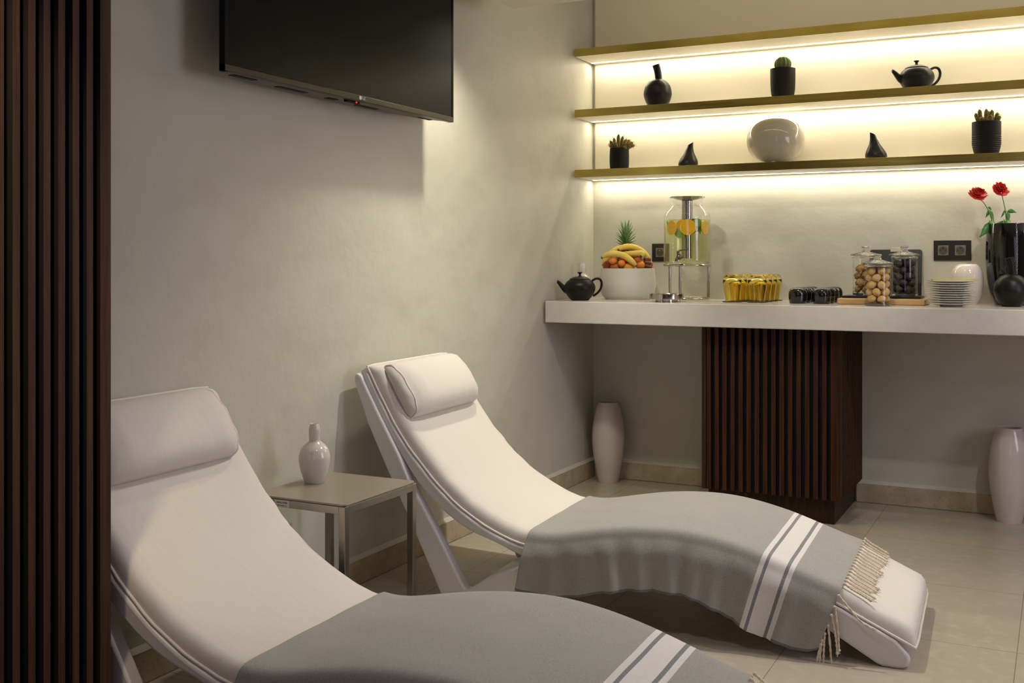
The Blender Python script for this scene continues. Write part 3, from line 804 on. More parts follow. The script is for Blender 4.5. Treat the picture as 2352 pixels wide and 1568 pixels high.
# ------------------------------------------------------------------ fruit bowl
BR = Vector((.8922,.4517,0)); FW = Vector((-.42,-.9,0)); FW = Vector((.36,-.933,0))     # bowl frame: sideways and frontwards
bc = Vector((.252,-.196,.93))
bowl_p = smooth_prof([(0,0),(.100,0),(.110,.003),(.126,.022),(.137,.055),(.1395,.080),(.136,.115),(.1315,.147),(.130,.150),(.127,.149),(.128,.12),(.130,.08),(.115,.02),(0,.012)], 5)
bm = bmesh.new(); add_lathe(bm, bowl_p, 72); o = obj('fruit_bowl', bm, M['white_matt'], None, True, 60); o.location = bc
tag(o, 'large matt white bowl heaped with fruit between the teapot and the drinks dispenser', 'bowl')
KK = 3.114e-4
def fp(cx_, cy_, f):     # point in the fruit heap: sideways, height, towards the room
    return bc+BR*((cx_-688)*KK)+FW*f+Vector((0, 0, .150+(935-cy_)*KK))
def banana(pts, label, r=.0165):
    t = thing('banana', label, 'banana', pts[len(pts)//2], group='bananas in the white fruit bowl')
    P = smooth_prof([tuple(p) for p in pts], 6); bm = bmesh.new()
    def rad(q): return r*(.34+.66*min(1, math.sin(min(1, q/.28)*PI/2))) if q < .28 else r*(1 if q < .75 else .38+.62*math.cos((q-.75)/.25*PI/2))
    add_tube(bm, P, rad, 7)
    o = obj('peel', bm, M['banana'], t, True, 80); o.matrix_parent_inverse = Matrix.Translation(-Vector(t.location))
    su = o.modifiers.new('s', 'SUBSURF'); su.levels = 1; su.render_levels = 1
    bm = bmesh.new(); a = Vector(P[0]); b = Vector(P[1]); add_tube(bm, [a-(b-a).normalized()*.005, a+(b-a).normalized()*.003], r*.36, 10)
    a = Vector(P[-1]); b = Vector(P[-2]); add_tube(bm, [a-(b-a).normalized()*.003, a+(b-a).normalized()*.003], r*.42, 10)
    o = obj('tip', bm, M['banana_tip'], t, True, 50); o.matrix_parent_inverse = Matrix.Translation(-Vector(t.location))
banana([fp(288,762,.085), fp(340,728,.09), fp(420,705,.098), fp(520,705,.104), fp(620,730,.110), fp(700,780,.113), fp(770,840,.114), fp(818,885,.112)], 'banana lying lowest in front, over the tangerines', .0168)
banana([fp(548,640,.05), fp(620,600,.045), fp(720,590,.035), fp(820,612,.028), fp(920,670,.02), fp(1000,760,.012), fp(1065,870,.0)], 'banana lying across the very top of the fruit heap', .0175)
banana([fp(560,700,.045), fp(660,705,.06), fp(760,700,.07), fp(850,695,.078), fp(920,700,.084), fp(893,745,.094)], 'banana in the middle with its stem end bent down to the right', .0160)
banana([fp(660,590,.01), fp(580,605,.012), fp(500,640,.018), fp(420,700,.02), fp(350,780,.016), fp(300,880,.01)], 'banana curving down the left rim behind the front banana', .0170)
banana([fp(700,640,-.012), fp(800,610,-.022), fp(900,650,-.03), fp(990,740,-.035), fp(1050,850,-.04)], 'banana lying behind on the right of the heap', .0165)
def fruit(name, label, cat, cx_, cy_, f, rx, rz_, m, grp=None, stem=False):
    c0 = fp(cx_, cy_, f); bm = bmesh.new()
    add_ell(bm, (0, 0, 0), (rx*KK, rx*KK, rz_*KK), 28, 18, disp=lambda d: 1-.06*math.exp(-((1-d.z)/.05)))
    o = obj(name, bm, m, None, True, 80); o.location = c0; o.rotation_euler = (rr.uniform(-.5,.5), rr.uniform(-.5,.5), rr.uniform(0,6)); tag(o, label, cat, grp)
    if stem:
        bm = bmesh.new(); add_ell(bm, (0, 0, rz_*KK*.94), (.0022,.0022,.001), 8, 4); obj('stem_scar', bm, M['stem'], o, True)
fruit('tangerine', 'bright tangerine highest at the left of the bowl', 'tangerine', 458, 808, .086, 62, 58, M['tangerine'], 'tangerines in the fruit bowl', True)
fruit('tangerine', 'tangerine tucked under the middle of the front banana', 'tangerine', 592, 852, .098, 58, 55, M['tangerine'], 'tangerines in the fruit bowl', True)
fruit('tangerine', 'large tangerine right of the tip of the front banana', 'tangerine', 885, 882, .072, 72, 70, M['tangerine'], 'tangerines in the fruit bowl', True)
fruit('peach', 'red and orange peach at the left rim of the bowl', 'peach', 366, 886, .028, 74, 76, M['peach'], 'peaches in the fruit bowl')
fruit('peach', 'dark red peach sunk in front below the tangerines', 'peach', 490, 915, .070, 80, 76, M['peach'], 'peaches in the fruit bowl')
fruit('apricot', 'yellow orange apricot under the tip of the front banana', 'apricot', 700, 925, .086, 94, 80, M['apricot'])
fruit('peach', 'red peach behind the middle banana stem', 'peach', 850, 812, .062, 80, 72, M['peach'], 'peaches in the fruit bowl')
fruit('peach', 'red brown peach at the right rim of the bowl', 'peach', 1008, 884, .010, 74, 80, M['peach'], 'peaches in the fruit bowl')
fruit('peach', 'peach deep in the middle of the heap behind the tangerines', 'peach', 640, 800, .045, 80, 75, M['peach'], 'peaches in the fruit bowl')
for (cx_, cy_, f, lab, an) in ((992,790,.058,'wrinkled brown date topmost of the three at the right',.1),(1000,842,.064,'wrinkled brown date in the middle of the three at the right',.25),(998,900,.066,'wrinkled brown date lowest of the three at the right',.35)):
    bm = bmesh.new(); add_ell(bm, (0,0,0), (.0205,.0115,.0115), 24, 14, disp=lambda d: 1+.05*math.sin(d.z*9)*math.cos(d.y*7))
    o = obj('date', bm, M['date'], None, True, 80); o.location = fp(cx_, cy_, f); o.rotation_euler = (0, an, .47); tag(o, lab, 'date', 'dates in the fruit bowl')
pc = fp(655, 640, -.055)
t = thing('pineapple', 'pineapple standing behind the bananas with its spiky green crown showing', 'pineapple', (pc.x, pc.y, 1.06))
bm = bmesh.new(); add_lathe(bm, smooth_prof([(0,0),(.030,.002),(.045,.03),(.048,.065),(.043,.105),(.028,.130),(0,.134)], 6), 40, rfun=lambda a, z: 1+.03*math.cos(a*10+z*90)*math.cos(a*10-z*90))
obj('fruit_body', bm, M['pine'], t, True, 80)
bm = bmesh.new()
def blade(bm, base, d, ln, w, curl, seg=7):
    d = d.normalized(); side = d.cross(Vector((0,0,1))); side = side.normalized() if side.length > .05 else Vector((1,0,0)); up = side.cross(d)
    prev = None; out = Vector((d.x, d.y, 0)); out = out.normalized() if out.length > 1e-4 else Vector((1,0,0))
    for i in range(seg+1):
        q = i/seg; c0 = base+d*(ln*q)+out*(curl*q*q); ww = w*(1-q)**.75*(1 if q > .15 else .85); row = [bm.verts.new(c0-side*ww+up*ww*.25), bm.verts.new(c0-up*ww*.25), bm.verts.new(c0+side*ww+up*ww*.25)]
        if prev: 
            for j in (0, 1): bm.faces.new((prev[j], prev[j+1], row[j+1], row[j]))
        prev = row
for k in range(48):
    q = k/47; a = k*2.399; z = .128+.062*q; tilt = 1.5-1.25*q; ln = .036+.040*q
    blade(bm, Vector((.010*(1-q*.6)*math.cos(a), .010*(1-q*.6)*math.sin(a), z)), Vector((math.cos(a)*tilt, math.sin(a)*tilt, .75+.5*q)), ln, .0125-.0040*q, .006*(1-q)+.004)
o = obj('crown', bm, M['pine_leaf'], t, True, 80); so = o.modifiers.new('t', 'SOLIDIFY'); so.thickness = .0008

# ------------------------------------------------------------------ drinks dispenser
dc = Vector((.579, -.268, .93)); dang = math.atan2(-.933, .33)
t = thing('drink_dispenser', 'glass drinks dispenser of lemon water on a steel stand', 'drinks dispenser', dc)
bm = bmesh.new()
add_lathe(bm, smooth_prof([(0,.176),(.100,.176),(.108,.182),(.1100,.200),(.1100,.300),(.1098,.385),(.106,.405),(.094,.424),(.078,.440),(.0715,.450),(.0725,.462),(.080,.482),(.0835,.488)], 5), 72)
jar = obj('jar', bm, M['glass'], t, True, 80)
bm = bmesh.new(); add_ring(bm, .0835, .0018, 0, 0, .488); add_ring(bm, .0715, .0012, 0, 0, .450); add_ring(bm, .104, .003, 0, 0, .179)
o = obj('glass_rim', bm, M['glassrim'], jar, True)
bm = bmesh.new(); add_lathe(bm, [(0,.182),(.104,.182),(.1075,.19),(.1078,.380),(.1075,.382),(0,.382)], 72)
obj('lemon_water', bm, M['water'], t, True, 50)
bm = bmesh.new(); add_lathe(bm, [(0,.472),(.020,.472),(.050,.479),(.0815,.4895),(.0825,.4915),(.050,.4905),(0,.4885)], 56)
obj('lid', bm, M['chrome'], t, True, 40)
bm = bmesh.new(); add_lathe(bm, [(0,.200),(.0255,.200),(.0255,.472),(0,.472)], 40); obj('ice_core', bm, M['chrome'], t, True, 40)
bm = bmesh.new(); add_ring(bm, .107, .0062, 0, 0, .168); add_ring(bm, .100, .0052, 0, 0, .0115, n=56)
for aa in (-20, 106, -130):
    a = dang+math.radians(aa); add_tube(bm, [(.104*math.cos(a), .104*math.sin(a), .007), (.106*math.cos(a), .106*math.sin(a), .164)], .0068, 12)
obj('stand', bm, M['chrome'], t, True, 50)
# tap
ta = dang-.30; dv = Vector((math.cos(ta), math.sin(ta), 0)); sd = Vector((.8922,.4517,0))
bm = bmesh.new(); b0 = dv*.104+Vector((0,0,.206))
add_tube(bm, [b0, b0+dv*.024], .0085, 16); add_ell(bm, b0+dv*.032, (.0135,.0135,.0135), 20, 12)
add_tube(bm, [b0+dv*.034-sd*.006, b0+dv*.036-sd*.012+Vector((0,0,-.012)), b0+dv*.036-sd*.0125+Vector((0,0,-.020))], .0065, 14)
add_tube(bm, [b0+dv*.032-sd*.004, b0+dv*.032-sd*.006+Vector((0,0,.026))], .0065, 14)
tap = obj('tap', bm, M['tapsteel'], t, True, 50)
bm = bmesh.new(); add_tube(bm, [b0+dv*.032-sd*.009+Vector((0,0,.026)), b0+dv*.032+sd*.012+Vector((0,0,.033)), b0+dv*.032+sd*.040+Vector((0,0,.037))], lambda q: .0035+.0016*q, 12)
obj('lever', bm, M['tapsteel'], tap, True, 50)
# fruit slices floating in the water
def slice_(label, ang, r0, z, r, tilt=0, dx=0):
    a = dang+math.radians(ang)
    t2 = thing('orange_slice', label, 'orange slice', dc+Vector((math.cos(a)*r0, math.sin(a)*r0, z)), group='orange slices floating in the dispenser')
    t2.rotation_euler = (PI/2+tilt, 0, a+PI/2)
    bm = bmesh.new(); add_lathe(bm, [(0,-.0022),(r*.90,-.0022),(r*.90,.0022),(0,.0022)], 40); obj('flesh', bm, M['orange_flesh'], t2, False)
    bm = bmesh.new(); add_lathe(bm, [(r*.90,-.0024),(r,-.0024),(r,.0024),(r*.90,.0024),(r*.90,-.0024)], 40); ri = obj('rind', bm, M['orange_rind'], t2, False)
slice_('large round orange slice floating in the middle front of the lemon water', 0, .093, .345, .037)
slice_('orange slice turned sideways against the left wall of the dispenser', -52, .092, .343, .034)
slice_('orange slice turned sideways against the right wall of the dispenser', 60, .093, .345, .033)
slice_('orange slice behind, between the left and the middle slices', -25, .060, .352, .030, .2)
slice_('orange slice floating at the back of the dispenser', 170, .085, .345, .034)
def green(name, label, ang, r0, z, r, mk, cat):
    a = dang+math.radians(ang); bm = bmesh.new()
    if cat == 'lime slice': add_lathe(bm, [(0,-.002),(r,-.002),(r,.002),(0,.002)], 32)
    else:
        for k in range(5):
            d = Vector((math.cos(k*1.3), math.sin(k*1.3), .3*math.sin(k*2))); blade(bm, Vector((0,0,0)), d, r*1.3, r*.55, 0)
    o = obj(name, bm, M[mk], None, False); o.location = dc+Vector((math.cos(a)*r0, math.sin(a)*r0, z)); o.rotation_euler = (PI/2+.2, .2, a+PI/2); tag(o, label, cat, 'green pieces floating in the dispenser')
green('lime_slice', 'pale green lime slice just right of the middle orange slice', 30, .082, .362, .026, 'lime', 'lime slice')
green('lime_slice', 'pale green lime slice sunk under the left orange slices', -28, .082, .318, .024, 'lime', 'lime slice')
green('lime_slice', 'lime slice at the far left wall of the dispenser', -82, .088, .345, .034, 'lime', 'lime slice')
green('lime_slice', 'lime slice at the far right wall of the dispenser', 84, .088, .345, .034, 'lime', 'lime slice')
green('mint_sprig', 'dark green mint leaves between the middle and right orange slices', 36, .088, .335, .018, 'mint', 'mint')
green('mint_sprig', 'dark green mint leaves floating behind the middle orange slice', 15, .055, .365, .022, 'mint', 'mint')
# drip tray
t = thing('drip_tray', 'round polished steel drip tray in front of the dispenser', 'drip tray', (.536,-.446,.93))
bm = bmesh.new(); add_lathe(bm, [(0,.012),(.075,.012),(.077,.014),(.078,.036),(.0765,.0375),(.075,.036),(.074,.028),(0,.028)], 64)
obj('bowl', bm, M['chrome'], t, True, 40)
bm = bmesh.new(); add_lathe(bm, [(0,0),(.052,0),(.053,.012),(0,.0121)], 48); obj('base', bm, M['chrome'], t, True, 40)
for k in range(3):
    bm = bmesh.new(); a = k*2*PI/3+2.6; add_lathe(bm, [(0,0),(.0035,0),(.0035,.0122),(0,.0122)], 12, .066*math.cos(a), .066*math.sin(a)); obj('foot', bm, M['chrome'], t, True, 40)

# ------------------------------------------------------------------ sockets
def socket(name, label, x, z, n, y=0):
    t = thing(name, label, 'wall socket', (x, y, z))
    w = .0885 if n == 1 else .156
    o = box('cover_frame', 0, w, -.008, 0, 0, .090, M['socket_frame'], t, bv=.001)
    for k in range(n):
        cx = .044+k*.0715-(.004 if n == 2 else 0)
        q = box('insert', cx-.0225, cx+.0225, -.0115, -.007, .0225, .0675, M['socket_grey'], t, bv=.0008)
        bm = bmesh.new(); add_lathe(bm, [(0,0),(.0185,0),(.0185,.0006),(0,.0006)], 36); d = obj('well', bm, M['socket_dark'], q); d.rotation_euler.x = PI/2; d.location = (cx, -.0115, .045)
        for s in (-1, 1):
            bm = bmesh.new(); add_lathe(bm, [(0,0),(.0026,0),(.0026,.0004),(0,.0004)], 16); d = obj('hole', bm, M['ink'], q); d.rotation_euler.x = PI/2; d.location = (cx+s*.0095, -.0121, .045)
        bm = bmesh.new(); add_tube(bm, [(cx, -.0115, .0555), (cx, -.019, .0555)], .0023, 10); obj('earth_pin', bm, M['chrome'], q, True, 40)
socket('double_wall_socket', 'black framed double socket on the wall between the jars and the black planter', 1.648, 1.120, 2)
socket('wall_socket', 'black framed single socket on the wall, half hidden by the dispenser', .311, 1.115, 1)

# ------------------------------------------------------------------ amber glasses on coasters, black cups
gp = smooth_prof([(.0315,.0),(.0345,.03),(.040,.062),(.0422,.085),(.0405,.104),(.034,.117),(.022,.1235),(.008,.125),(0,.125)], 4)
gi = smooth_prof([(0,.108),(.012,.1075),(.026,.103),(.0355,.093),(.0395,.081),(.0378,.060),(.0327,.03),(.0300,.0)], 4)
bm = bmesh.new(); R = add_lathe(bm, gp+gi, 48); a, b = R[0], R[-1]
for i in range(48): bm.faces.new((a[i], b[i], b[(i+1) % 48], a[(i+1) % 48]))
glass = obj('amber_glass', bm, M['amber'], None, True, 60)
bm = bmesh.new(); add_lathe(bm, [(0,0),(.0442,0),(.0445,.0015),(.0442,.003),(0,.003)], 40); coaster = obj('coaster', bm, M['coaster'], None, True, 50)
cols = ('left', 'right'); rows_ = ('front', 'second', 'third', 'back')
first = True
for ci, cx in enumerate((.817, .932)):
    for ri in range(4):
        L = (cx+.002*ri, -.345+.0905*ri+ci*.004, .93)
        lab = f'upturned amber glass, {rows_[ri]} one of the {cols[ci]} file'
        lab2 = f'thin dark round coaster under the {rows_[ri]} amber glass of the {cols[ci]} file'
        if first: g_, c_ = glass, coaster; first = False
        else: g_, c_ = glass.copy(), coaster.copy(); C.objects.link(g_); C.objects.link(c_)
        g_.location = (L[0], L[1], .9332); c_.location = L
        tag(g_, lab, 'glass', 'upturned amber glasses on the counter'); tag(c_, lab2, 'coaster', 'dark coasters under the amber glasses')
bm = bmesh.new(); cp = smooth_prof([(.0355,0),(.0380,.012),(.0400,.032),(.0395,.048),(.034,.062),(.024,.068),(.010,.0695),(0,.0695)], 4)
ci_ = [(0,.064),(.022,.062),(.034,.045),(.035,.02),(.033,0)]
R = add_lathe(bm, cp+ci_, 48); a, b = R[0], R[-1]
for i in range(48): bm.faces.new((a[i], b[i], b[(i+1) % 48], a[(i+1) % 48]))
cup = obj('black_cup', bm, M['black_gloss'], None, True, 60)
first = True
for ci, cx in enumerate((1.118, 1.222)):
    for ri in range(4):
        c_ = cup if first else cup.copy()
        if not first: C.objects.link(c_)
        first = False; c_.location = (cx+.001*ri, -.362+.0875*ri, .93)
        tag(c_, f'upturned glossy black cup, {rows_[ri]} one of the {cols[ci]} file', 'cup', 'upturned black cups on the counter')

# ------------------------------------------------------------------ boards and jars
o = box('cutting_board', 1.292, 1.652, -.390, -.170, .93, .956, M['board'], bv=.005)
tag(o, 'pale wooden board lying under the black slate and glass jars', 'cutting board')
o = box('slate_board', 1.302, 1.628, -.330, -.185, .956, .966, M['slate'], bv=.002)
tag(o, 'thin black slate lying on the pale wooden board', 'slate')
def make_jar():
    t = thing('glass_jar', '', 'jar')
    bm = bmesh.new(); R = add_lathe(bm, smooth_prof([(0,.0),(.050,.0),(.0545,.002),(.0550,.010),(.0535,.018),(.0535,.026),(.0535,.145),(.0535,.160),(.0560,.166),(.0545,.171),(.0520,.172)], 4), 56)
    b = obj('jar_body', bm, M['glass'], t, True, 70)
    bm = bmesh.new(); add_lathe(bm, smooth_prof([(0,.001),(.049,.001),(.0535,.004),(.0535,.009),(.050,.011),(0,.0105)], 3), 48); add_ring(bm, .0545, .0026, 0, 0, .167, seg=8)
    obj('thick_base', bm, M['glassrim'], b, True, 60)
    bm = bmesh.new()
    add_lathe(bm, smooth_prof([(0,.175),(.050,.175),(.0620,.1755),(.0640,.178),(.0615,.181),(.048,.185),(.030,.189),(.019,.1925),(.0150,.196),(.0145,.199),(.0165,.2005),(.0118,.2025),(.0120,.2065),(.0160,.2100),(.0165,.2135),(.0120,.2165),(0,.217)], 4), 48)
    add_ring(bm, .047, .0035, 0, 0, .170, seg=8)
    obj('lid', bm, M['glassrim'], t, True, 60)
    return t
jar = make_jar(); jar.location = (1.473, -.462, .93)
jar['label'] = 'lidded glass jar of pale almond cookies standing in front on the counter'; jar['group'] = 'lidded glass jars'
dup(jar, (1.390, -.253, .966), 0, 'lidded glass jar of brown nut clusters at the left of the slate', 'lidded glass jars')
dup(jar, (1.553, -.253, .966), 0, 'lidded glass jar of dark chocolate cookies at the right of the slate', 'lidded glass jars')
def fill(base, name, label, cat, m, ri, rz_, layers, dz, per, z0, lump=0, grp='', skip=()):
    bm = bmesh.new(); rnd = random.Random(len(name))
    ph = [(rnd.uniform(4,9), rnd.uniform(0,6)) for _ in range(6)]
    def dsp(d):
        if not lump: return 1
        return 1+lump*(math.sin(d.x*ph[0][0]+ph[0][1])*math.sin(d.y*ph[1][0]+ph[1][1])+.6*math.sin(d.z*ph[2][0]+d.x*5))
    add_ell(bm, (0,0,0), (ri, ri, rz_), 22, 14, disp=dsp); o0 = obj(name, bm, m, None, True, 80); first = True
    k = 0
    for l in range(layers):
        R = .0505-ri
        for j in range(per+1):
            if (l, j) in skip: continue
            a = 2*PI*(j+(l % 2)*.5)/per+.3
            rr_ = R if j < per else 0
            q = o0 if first else o0.copy()
            if not first: C.objects.link(q)
            first = False; k += 1
            q.location = (base[0]+rr_*math.cos(a), base[1]+rr_*math.sin(a), base[2]+z0+l*dz+rnd.uniform(-.002,.002)+(dz*.25 if j == per else 0))
            q.rotation_euler = (rnd.uniform(-1.2,1.2), rnd.uniform(-1.2,1.2), rnd.uniform(0,6)); s = rnd.uniform(.92,1.05); q.scale = (s,s,s)
            tag(q, label, cat, grp)
fill((1.473,-.462,.93), 'almond_cookie', 'pale round almond cookie inside the front glass jar', 'cookie', M['cookie'], .0185, .0155, 5, .0300, 5, .028, grp='almond cookies in the front jar')
fill((1.390,-.253,.966), 'nut_cluster', 'brown nut cluster inside the glass jar at the left', 'cookie', M['florentine'], .0190, .0150, 4, .0300, 4, .028, .10, grp='nut clusters in the left jar')
fill((1.553,-.253,.966), 'chocolate_cookie', 'dark chocolate cookie inside the glass jar at the right', 'cookie', M['choc'], .0195, .0165, 5, .0280, 5, .030, .06, grp='chocolate cookies in the right jar')
# black clipboard leaning on the wall
t = thing('clipboard', 'black clipboard with a metal clip leaning on the wall behind the jars', 'clipboard', (1.487, -.062, .931))
t.rotation_euler = (math.radians(-11), 0, 0)
bm = bmesh.new(); w2, hh, rc = .114, .242, .012; pts = []
for (cx, cz, a0) in ((w2-rc, hh-rc, 0), (-w2+rc, hh-rc, 90), (-w2+rc, rc, 180), (w2-rc, rc, 270)):
    for k in range(6):
        a = math.radians(a0+k*18); pts.append((cx+rc*math.cos(a), cz+rc*math.sin(a)))
add_poly(bm, pts, 'y', -.006, .006); obj('board', bm, M['slate'], t)
box('clip', -.022, .022, -.010, -.004, hh-.012, hh+.010, M['clip'], t, bv=.001)

# ------------------------------------------------------------------ plates with gold bar
pp = [(0,.0),(.040,.0),(.043,.0008),(.045,.004),(.060,.0058),(.078,.0090),(.0935,.0125),(.0945,.0135),(.0935,.0142),(.078,.0112),(.060,.0080),(.046,.0062),(0,.0056)]
bm = bmesh.new(); add_lathe(bm, pp, 64); pl_ = obj('plate', bm, M['plate'], None, True, 60)
for k in range(11):
    q = pl_ if k == 0 else pl_.copy()
    if k: C.objects.link(q)
    q.location = (1.754+rr.uniform(-.0015,.0015), -.388+rr.uniform(-.0015,.0015), .93+k*.0093)
    ordn = ('lowest','second lowest','third from the bottom','fourth from the bottom','fifth from the bottom','sixth from the bottom','fifth from the top','fourth from the top','third from the top','second from the top','topmost')[k]
    tag(q, f'small white porcelain plate, {ordn} in the stack on the counter', 'plate', 'stack of white plates')
bm = bmesh.new(); add_box(bm, -.098, .088, -.010, .010, 0, .0065)
o = obj('gold_bar', bm, M['goldbar']); bevel(o, .0008); o.location = (1.772, -.395, .93+.093+.0145); o.rotation_euler = (0, -.02, .46)
tag(o, 'flat olive gold bar lying across the top of the plate stack', 'cutlery rest')

# ------------------------------------------------------------------ white rounded vase, black planter with roses
bm = bmesh.new(); add_lathe(bm, smooth_prof([(0,0),(.036,0),(.041,.003),(.054,.022),(.063,.055),(.0665,.100),(.064,.135),(.054,.160),(.038,.1735),(.020,.176),(0,.176)], 5), 56)
o = obj('rounded_vase', bm, M['white_cer2'], None, True, 60); o.location = (1.797, -.136, .93)
tag(o, 'white glossy rounded dome shaped vase behind the stack of plates', 'vase')
pc = Vector((1.982, -.122, .93))
bm = bmesh.new(); add_lathe(bm, smooth_prof([(0,0),(.066,0),(.076,.004),(.090,.030),(.103,.080),(.111,.150),(.1135,.230),(.1110,.300),(.105,.343),(.1035,.346),(.100,.345),(.099,.33),(.104,.25),(.095,.08),(0,.04)], 6), 72)
o = obj('black_planter', bm, M['black_gloss'], None, True, 60); o.location = pc
tag(o, 'tall glossy black planter vase holding the red roses', 'vase')
# hanging chain down the planter front
vd = Vector((.38,-.925,0)); sdv = Vector((.925,.38,0))
t = thing('hanging_chain', 'thin silver chain hanging down the front of the black planter', 'chain', pc+Vector((0,0,.346)))
def prr(z):
    tab = [(0,.066),(.03,.090),(.08,.103),(.15,.111),(.23,.1135),(.30,.111),(.346,.1045)]
    return lerp_tab(tab, z)
bm = bmesh.new(); z = .344; k = 0
while z > .02:
    R = prr(z)+.0035; la = -.030; c0 = vd*math.sqrt(R*R-la*la)+sdv*la+Vector((0,0,z-.346))
    dirn = (sdv if k % 2 == 0 else vd)
    pth = [c0+dirn*(.0026*math.cos(q*PI/6))+Vector((0,0,.0052*math.sin(q*PI/6))) for q in range(13)]
    add_tube(bm, pth, .0008, 5, cap=False); z -= .0078; k += 1
o = obj('links', bm, M['chrome'], t, True, 80)
# roses
CR = Vector((.8922,-.4517,0))
def rose(label, head, stem_pts, leaves, hs=1.0, seed=1):
    rnd = random.Random(seed)
    t = thing('rose', label, 'rose', stem_pts[0], group='red roses in the black planter')
    inv = Matrix.Translation(-Vector(stem_pts[0]))
    bm = bmesh.new(); add_tube(bm, smooth_prof([tuple(p) for p in stem_pts], 6), .0019, 8)
    s_ = obj('stem', bm, M['stem'], t, True, 80); s_.matrix_parent_inverse = inv
    bm = bmesh.new()
    tiltm = Matrix.Rotation(.75+.15*(seed % 3), 3, Vector((.8922,.4517,0)))
    lay = [(3,.007,.020,1.5,.0),(4,.013,.024,1.15,.0),(5,.020,.024,.95,.25),(6,.028,.021,.85,.55),(6,.036,.016,.75,.8)]
    for li, (cnt, R0, H0, span, curl) in enumerate(lay):
        for k in range(cnt):
            a = 2*PI*k/cnt+li*.7+rnd.uniform(-.2,.2); R1 = R0*hs*rnd.uniform(.9,1.12); H1 = H0*hs*rnd.uniform(.85,1.15); vr = []; sp = span*rnd.uniform(.85,1.15); droop = rnd.uniform(0,.010)*(li > 2)
            for i in range(8):
                f = i/7; row = []
                rr_ = R1*math.sin(f*PI/2)**.75; zz = H1*f**1.3*(1-curl*f*f*.55)-droop*f*f-.008*hs
                for j in range(9):
                    g_ = j/4-1; an = a+g_*sp*math.sin(PI*min(.5,.12+f*.38)); wv_ = (.0022*math.sin(j*1.9+k*1.7+li)+.0015*math.sin(j*4.1+k))*f*hs
                    v = Vector((math.cos(an)*(rr_+wv_), math.sin(an)*(rr_+wv_), zz*(1-.18*g_*g_*f)+wv_))
                    row.append(bm.verts.new(head+tiltm @ v))
                vr.append(row)
            for A, B_ in zip(vr, vr[1:]):
                for j in range(8): bm.faces.new((A[j], A[j+1], B_[j+1], B_[j]))
    o = obj('bloom', bm, M['rose'], t, True, 80); o.matrix_parent_inverse = inv
    so = o.modifiers.new('t', 'SOLIDIFY'); so.thickness = .0006
    for (base, tip, w) in leaves:
        bm = bmesh.new(); base = Vector(base); tip = Vector(tip); d = tip-base; n0 = Vector((.3,-.95,.1)); side = d.cross(n0).normalized(); up = side.cross(d).normalized(); prev = None
        for i in range(9):
            q = i/8; ww = w*math.sin(PI*min(.985, q**.8+.015))*(1+.12*(i % 2)); c0 = base+d*q+up*(.006*math.sin(PI*q)); row = [bm.verts.new(c0-side*ww+up*ww*.3), bm.verts.new(c0), bm.verts.new(c0+side*ww+up*ww*.3)]
            if prev:
                for j in (0,1): bm.faces.new((prev[j], prev[j+1], row[j+1], row[j]))
            prev = row
        o = obj('leaf', bm, M['leaf'], t, True, 80); o.matrix_parent_inverse = inv
        so = o.modifiers.new('t', 'SOLIDIFY'); so.thickness = .0006
def wp(u, v, y=-.13):      # world position for a point given across (x) and height (z)
    return Vector((u, y, v))
import builtins
def ux(u, v, y):           # map sideways/height measures to x,z on the plane y
    a = (u-1176)/2496.; b = (598-v)/2496.; rx = .8922*a-.4517; ry = .4517*a+.8922; tt = (y+5.239)/ry
    return Vector((2.165+rx*tt, y, 1.12+b*tt))
Yr = -.13
def leafs(l): return [(ux(a,b,y0), ux(c_,d,y1), w) for a,b,c_,d,w,y0,y1 in l]
rose('red rose with a drooping left petal, lower of the two in the planter', ux(2247,443,Yr-.02), [ux(2290,560,Yr), ux(2282,520,Yr), ux(2272,488,Yr-.01), ux(2260,466,Yr-.015), ux(2249,456,Yr-.02)],
     leafs([(2270,480,2283,508,.0075,Yr,Yr-.02),(2272,482,2264,500,.006,Yr,Yr-.01),(2278,510,2250,545,.016,Yr-.02,Yr-.05),(2276,506,2279,524,.013,Yr,Yr-.05),(2268,474,2277,483,.005,Yr,Yr)]), 1.05, 3)
rose('smaller red rose, higher and farther right in the planter', ux(2298,433,Yr), [ux(2314,560,Yr), ux(2312,520,Yr), ux(2309,483,Yr), ux(2303,455,Yr), ux(2301,444,Yr)],
     leafs([(2314,484,2335,488,.0085,Yr,Yr-.01),(2314,484,2315,512,.0075,Yr,Yr-.01),(2308,482,2299,500,.004,Yr,Yr),(2311,512,2287,513,.009,Yr,Yr-.03),(2309,508,2302,516,.012,Yr,Yr-.05),(2312,505,2318,516,.010,Yr,Yr-.05),(2311,482,2305,488,.005,Yr,Yr)]), .95, 8)

# ------------------------------------------------------------------ lights
def spot(name, locn, target, power, col, size, blend=.6, rad=.035):
    l = bpy.data.lights.new(name, 'SPOT'); l.energy = power; l.color = col; l.spot_size = math.radians(size); l.spot_blend = blend; l.shadow_soft_size = rad
    o = bpy.data.objects.new(name, l); C.objects.link(o); o.location = locn
    o.rotation_euler = (Vector(target)-Vector(locn)).to_track_quat('-Z', 'Y').to_euler(); return o
def area(name, locn, target, power, col, sx, sy):
    l = bpy.data.lights.new(name, 'AREA'); l.shape = 'RECTANGLE'; l.size = sx; l.size_y = sy; l.energy = power; l.color = col
    o = bpy.data.objects.new(name, l); C.objects.link(o); o.location = locn
    o.rotation_euler = (Vector(target)-Vector(locn)).to_track_quat('-Z', 'Y').to_euler(); return o
for z1, y1 in ((2.171, -.021), (1.869, -.021), (1.570, -.001)):      # the light given off by the strips under the shelves
    for k in range(5):
        o = area('strip_light', (.346+.68*k, y1-.0465, z1-.0392), (.346+.68*k, y1-.0465, 0), .66, (1,.90,.70), .68, .010)
        o.rotation_euler = (0, 0, 0)
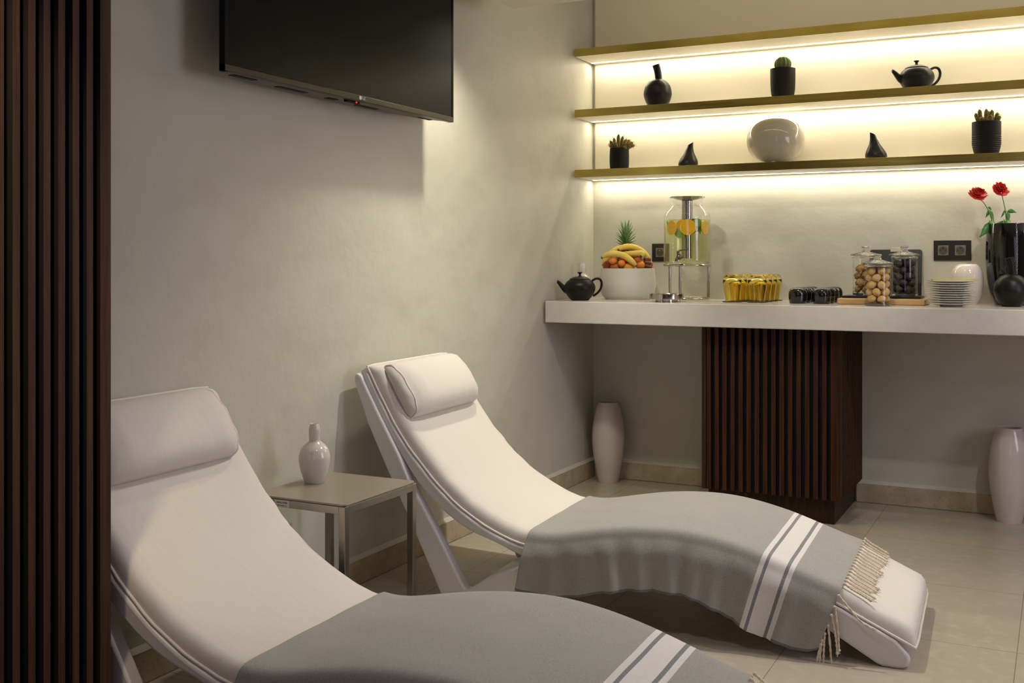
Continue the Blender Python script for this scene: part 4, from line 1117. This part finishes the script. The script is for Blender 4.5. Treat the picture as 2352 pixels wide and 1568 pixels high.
WARM = (1, .94, .75)
spot('ceiling_spot', (.34, -1.69, 2.14), (.10, -1.69, .5), 21, WARM, 120, .8)
spot('ceiling_spot', (1.15, -1.75, 2.14), (.75, -1.95, 0), 35, (1,.96,.84), 110, .8)
spot('ceiling_spot', (1.3, -3.3, 2.14), (1.0, -3.2, 0), 13, (1,.97,.90), 90, .9)
spot('ceiling_spot', (2.7, -1.9, 2.14), (2.4, -1.2, 0), 22, (1,.95,.80), 120, .8)
for sx_ in (.45, 1.35, 2.25): spot('ceiling_spot', (sx_+.1, -1.33, 2.14), (sx_, -.16, 1.02), 18, (1,.94,.80), 44, .5)  # added spots that lift the counter and the wall behind it
area('upper_wall_fill', (1.7, -1.22, 2.68), (1.7, 0, 2.35), 2.4, (1,.90,.68), 3.2, .05)  # added fill for the wall above the top shelf, no lamp built there
spot('ceiling_spot', (.62, -4.15, 2.14), (.33, -3.95, 1.5), 30, (1,.80,.52), 50, 1)
area('cool_fill', (2.6, -7.1, 1.5), (1.2, -2.5, 1.0), 8, (.72,.68,1), 2.4, 1.8)  # added cool fill from behind the camera, no window built there
area('cool_fill', (4.35, -2.3, 1.5), (0, -3.0, 1.1), 20, (.80,.78,1), 1.6, 1.4)  # added cool fill for the left wall, from the unseen right side

w = bpy.data.worlds.new('world'); bpy.context.scene.world = w; w.use_nodes = True
w.node_tree.nodes['Background'].inputs[0].default_value = (.5,.5,.55,1); w.node_tree.nodes['Background'].inputs[1].default_value = .15

# ------------------------------------------------------------------ camera
cam = bpy.data.cameras.new('camera'); co = bpy.data.objects.new('camera', cam); C.objects.link(co)
co.location = (2.165, -5.239, 1.12); co.rotation_euler = (PI/2, 0, math.atan2(.4517, .8922))
cam.sensor_width = 36; cam.lens = 2496/2352*36; cam.shift_y = -(784-598)/2352
cam.clip_start = .05
sc = bpy.context.scene; sc.camera = co
sc.view_settings.view_transform = 'Standard'; sc.view_settings.look = 'None'; sc.view_settings.gamma = 1; sc.view_settings.use_curve_mapping = False
sc.view_settings.exposure = .98
sc.cycles.transparent_max_bounces = 24; sc.cycles.max_bounces = 14; sc.cycles.transmission_bounces = 12; sc.cycles.diffuse_bounces = 5
sc.cycles.sample_clamp_indirect = 6; sc.cycles.use_denoising = True; sc.cycles.caustics_reflective = False; sc.cycles.caustics_refractive = False
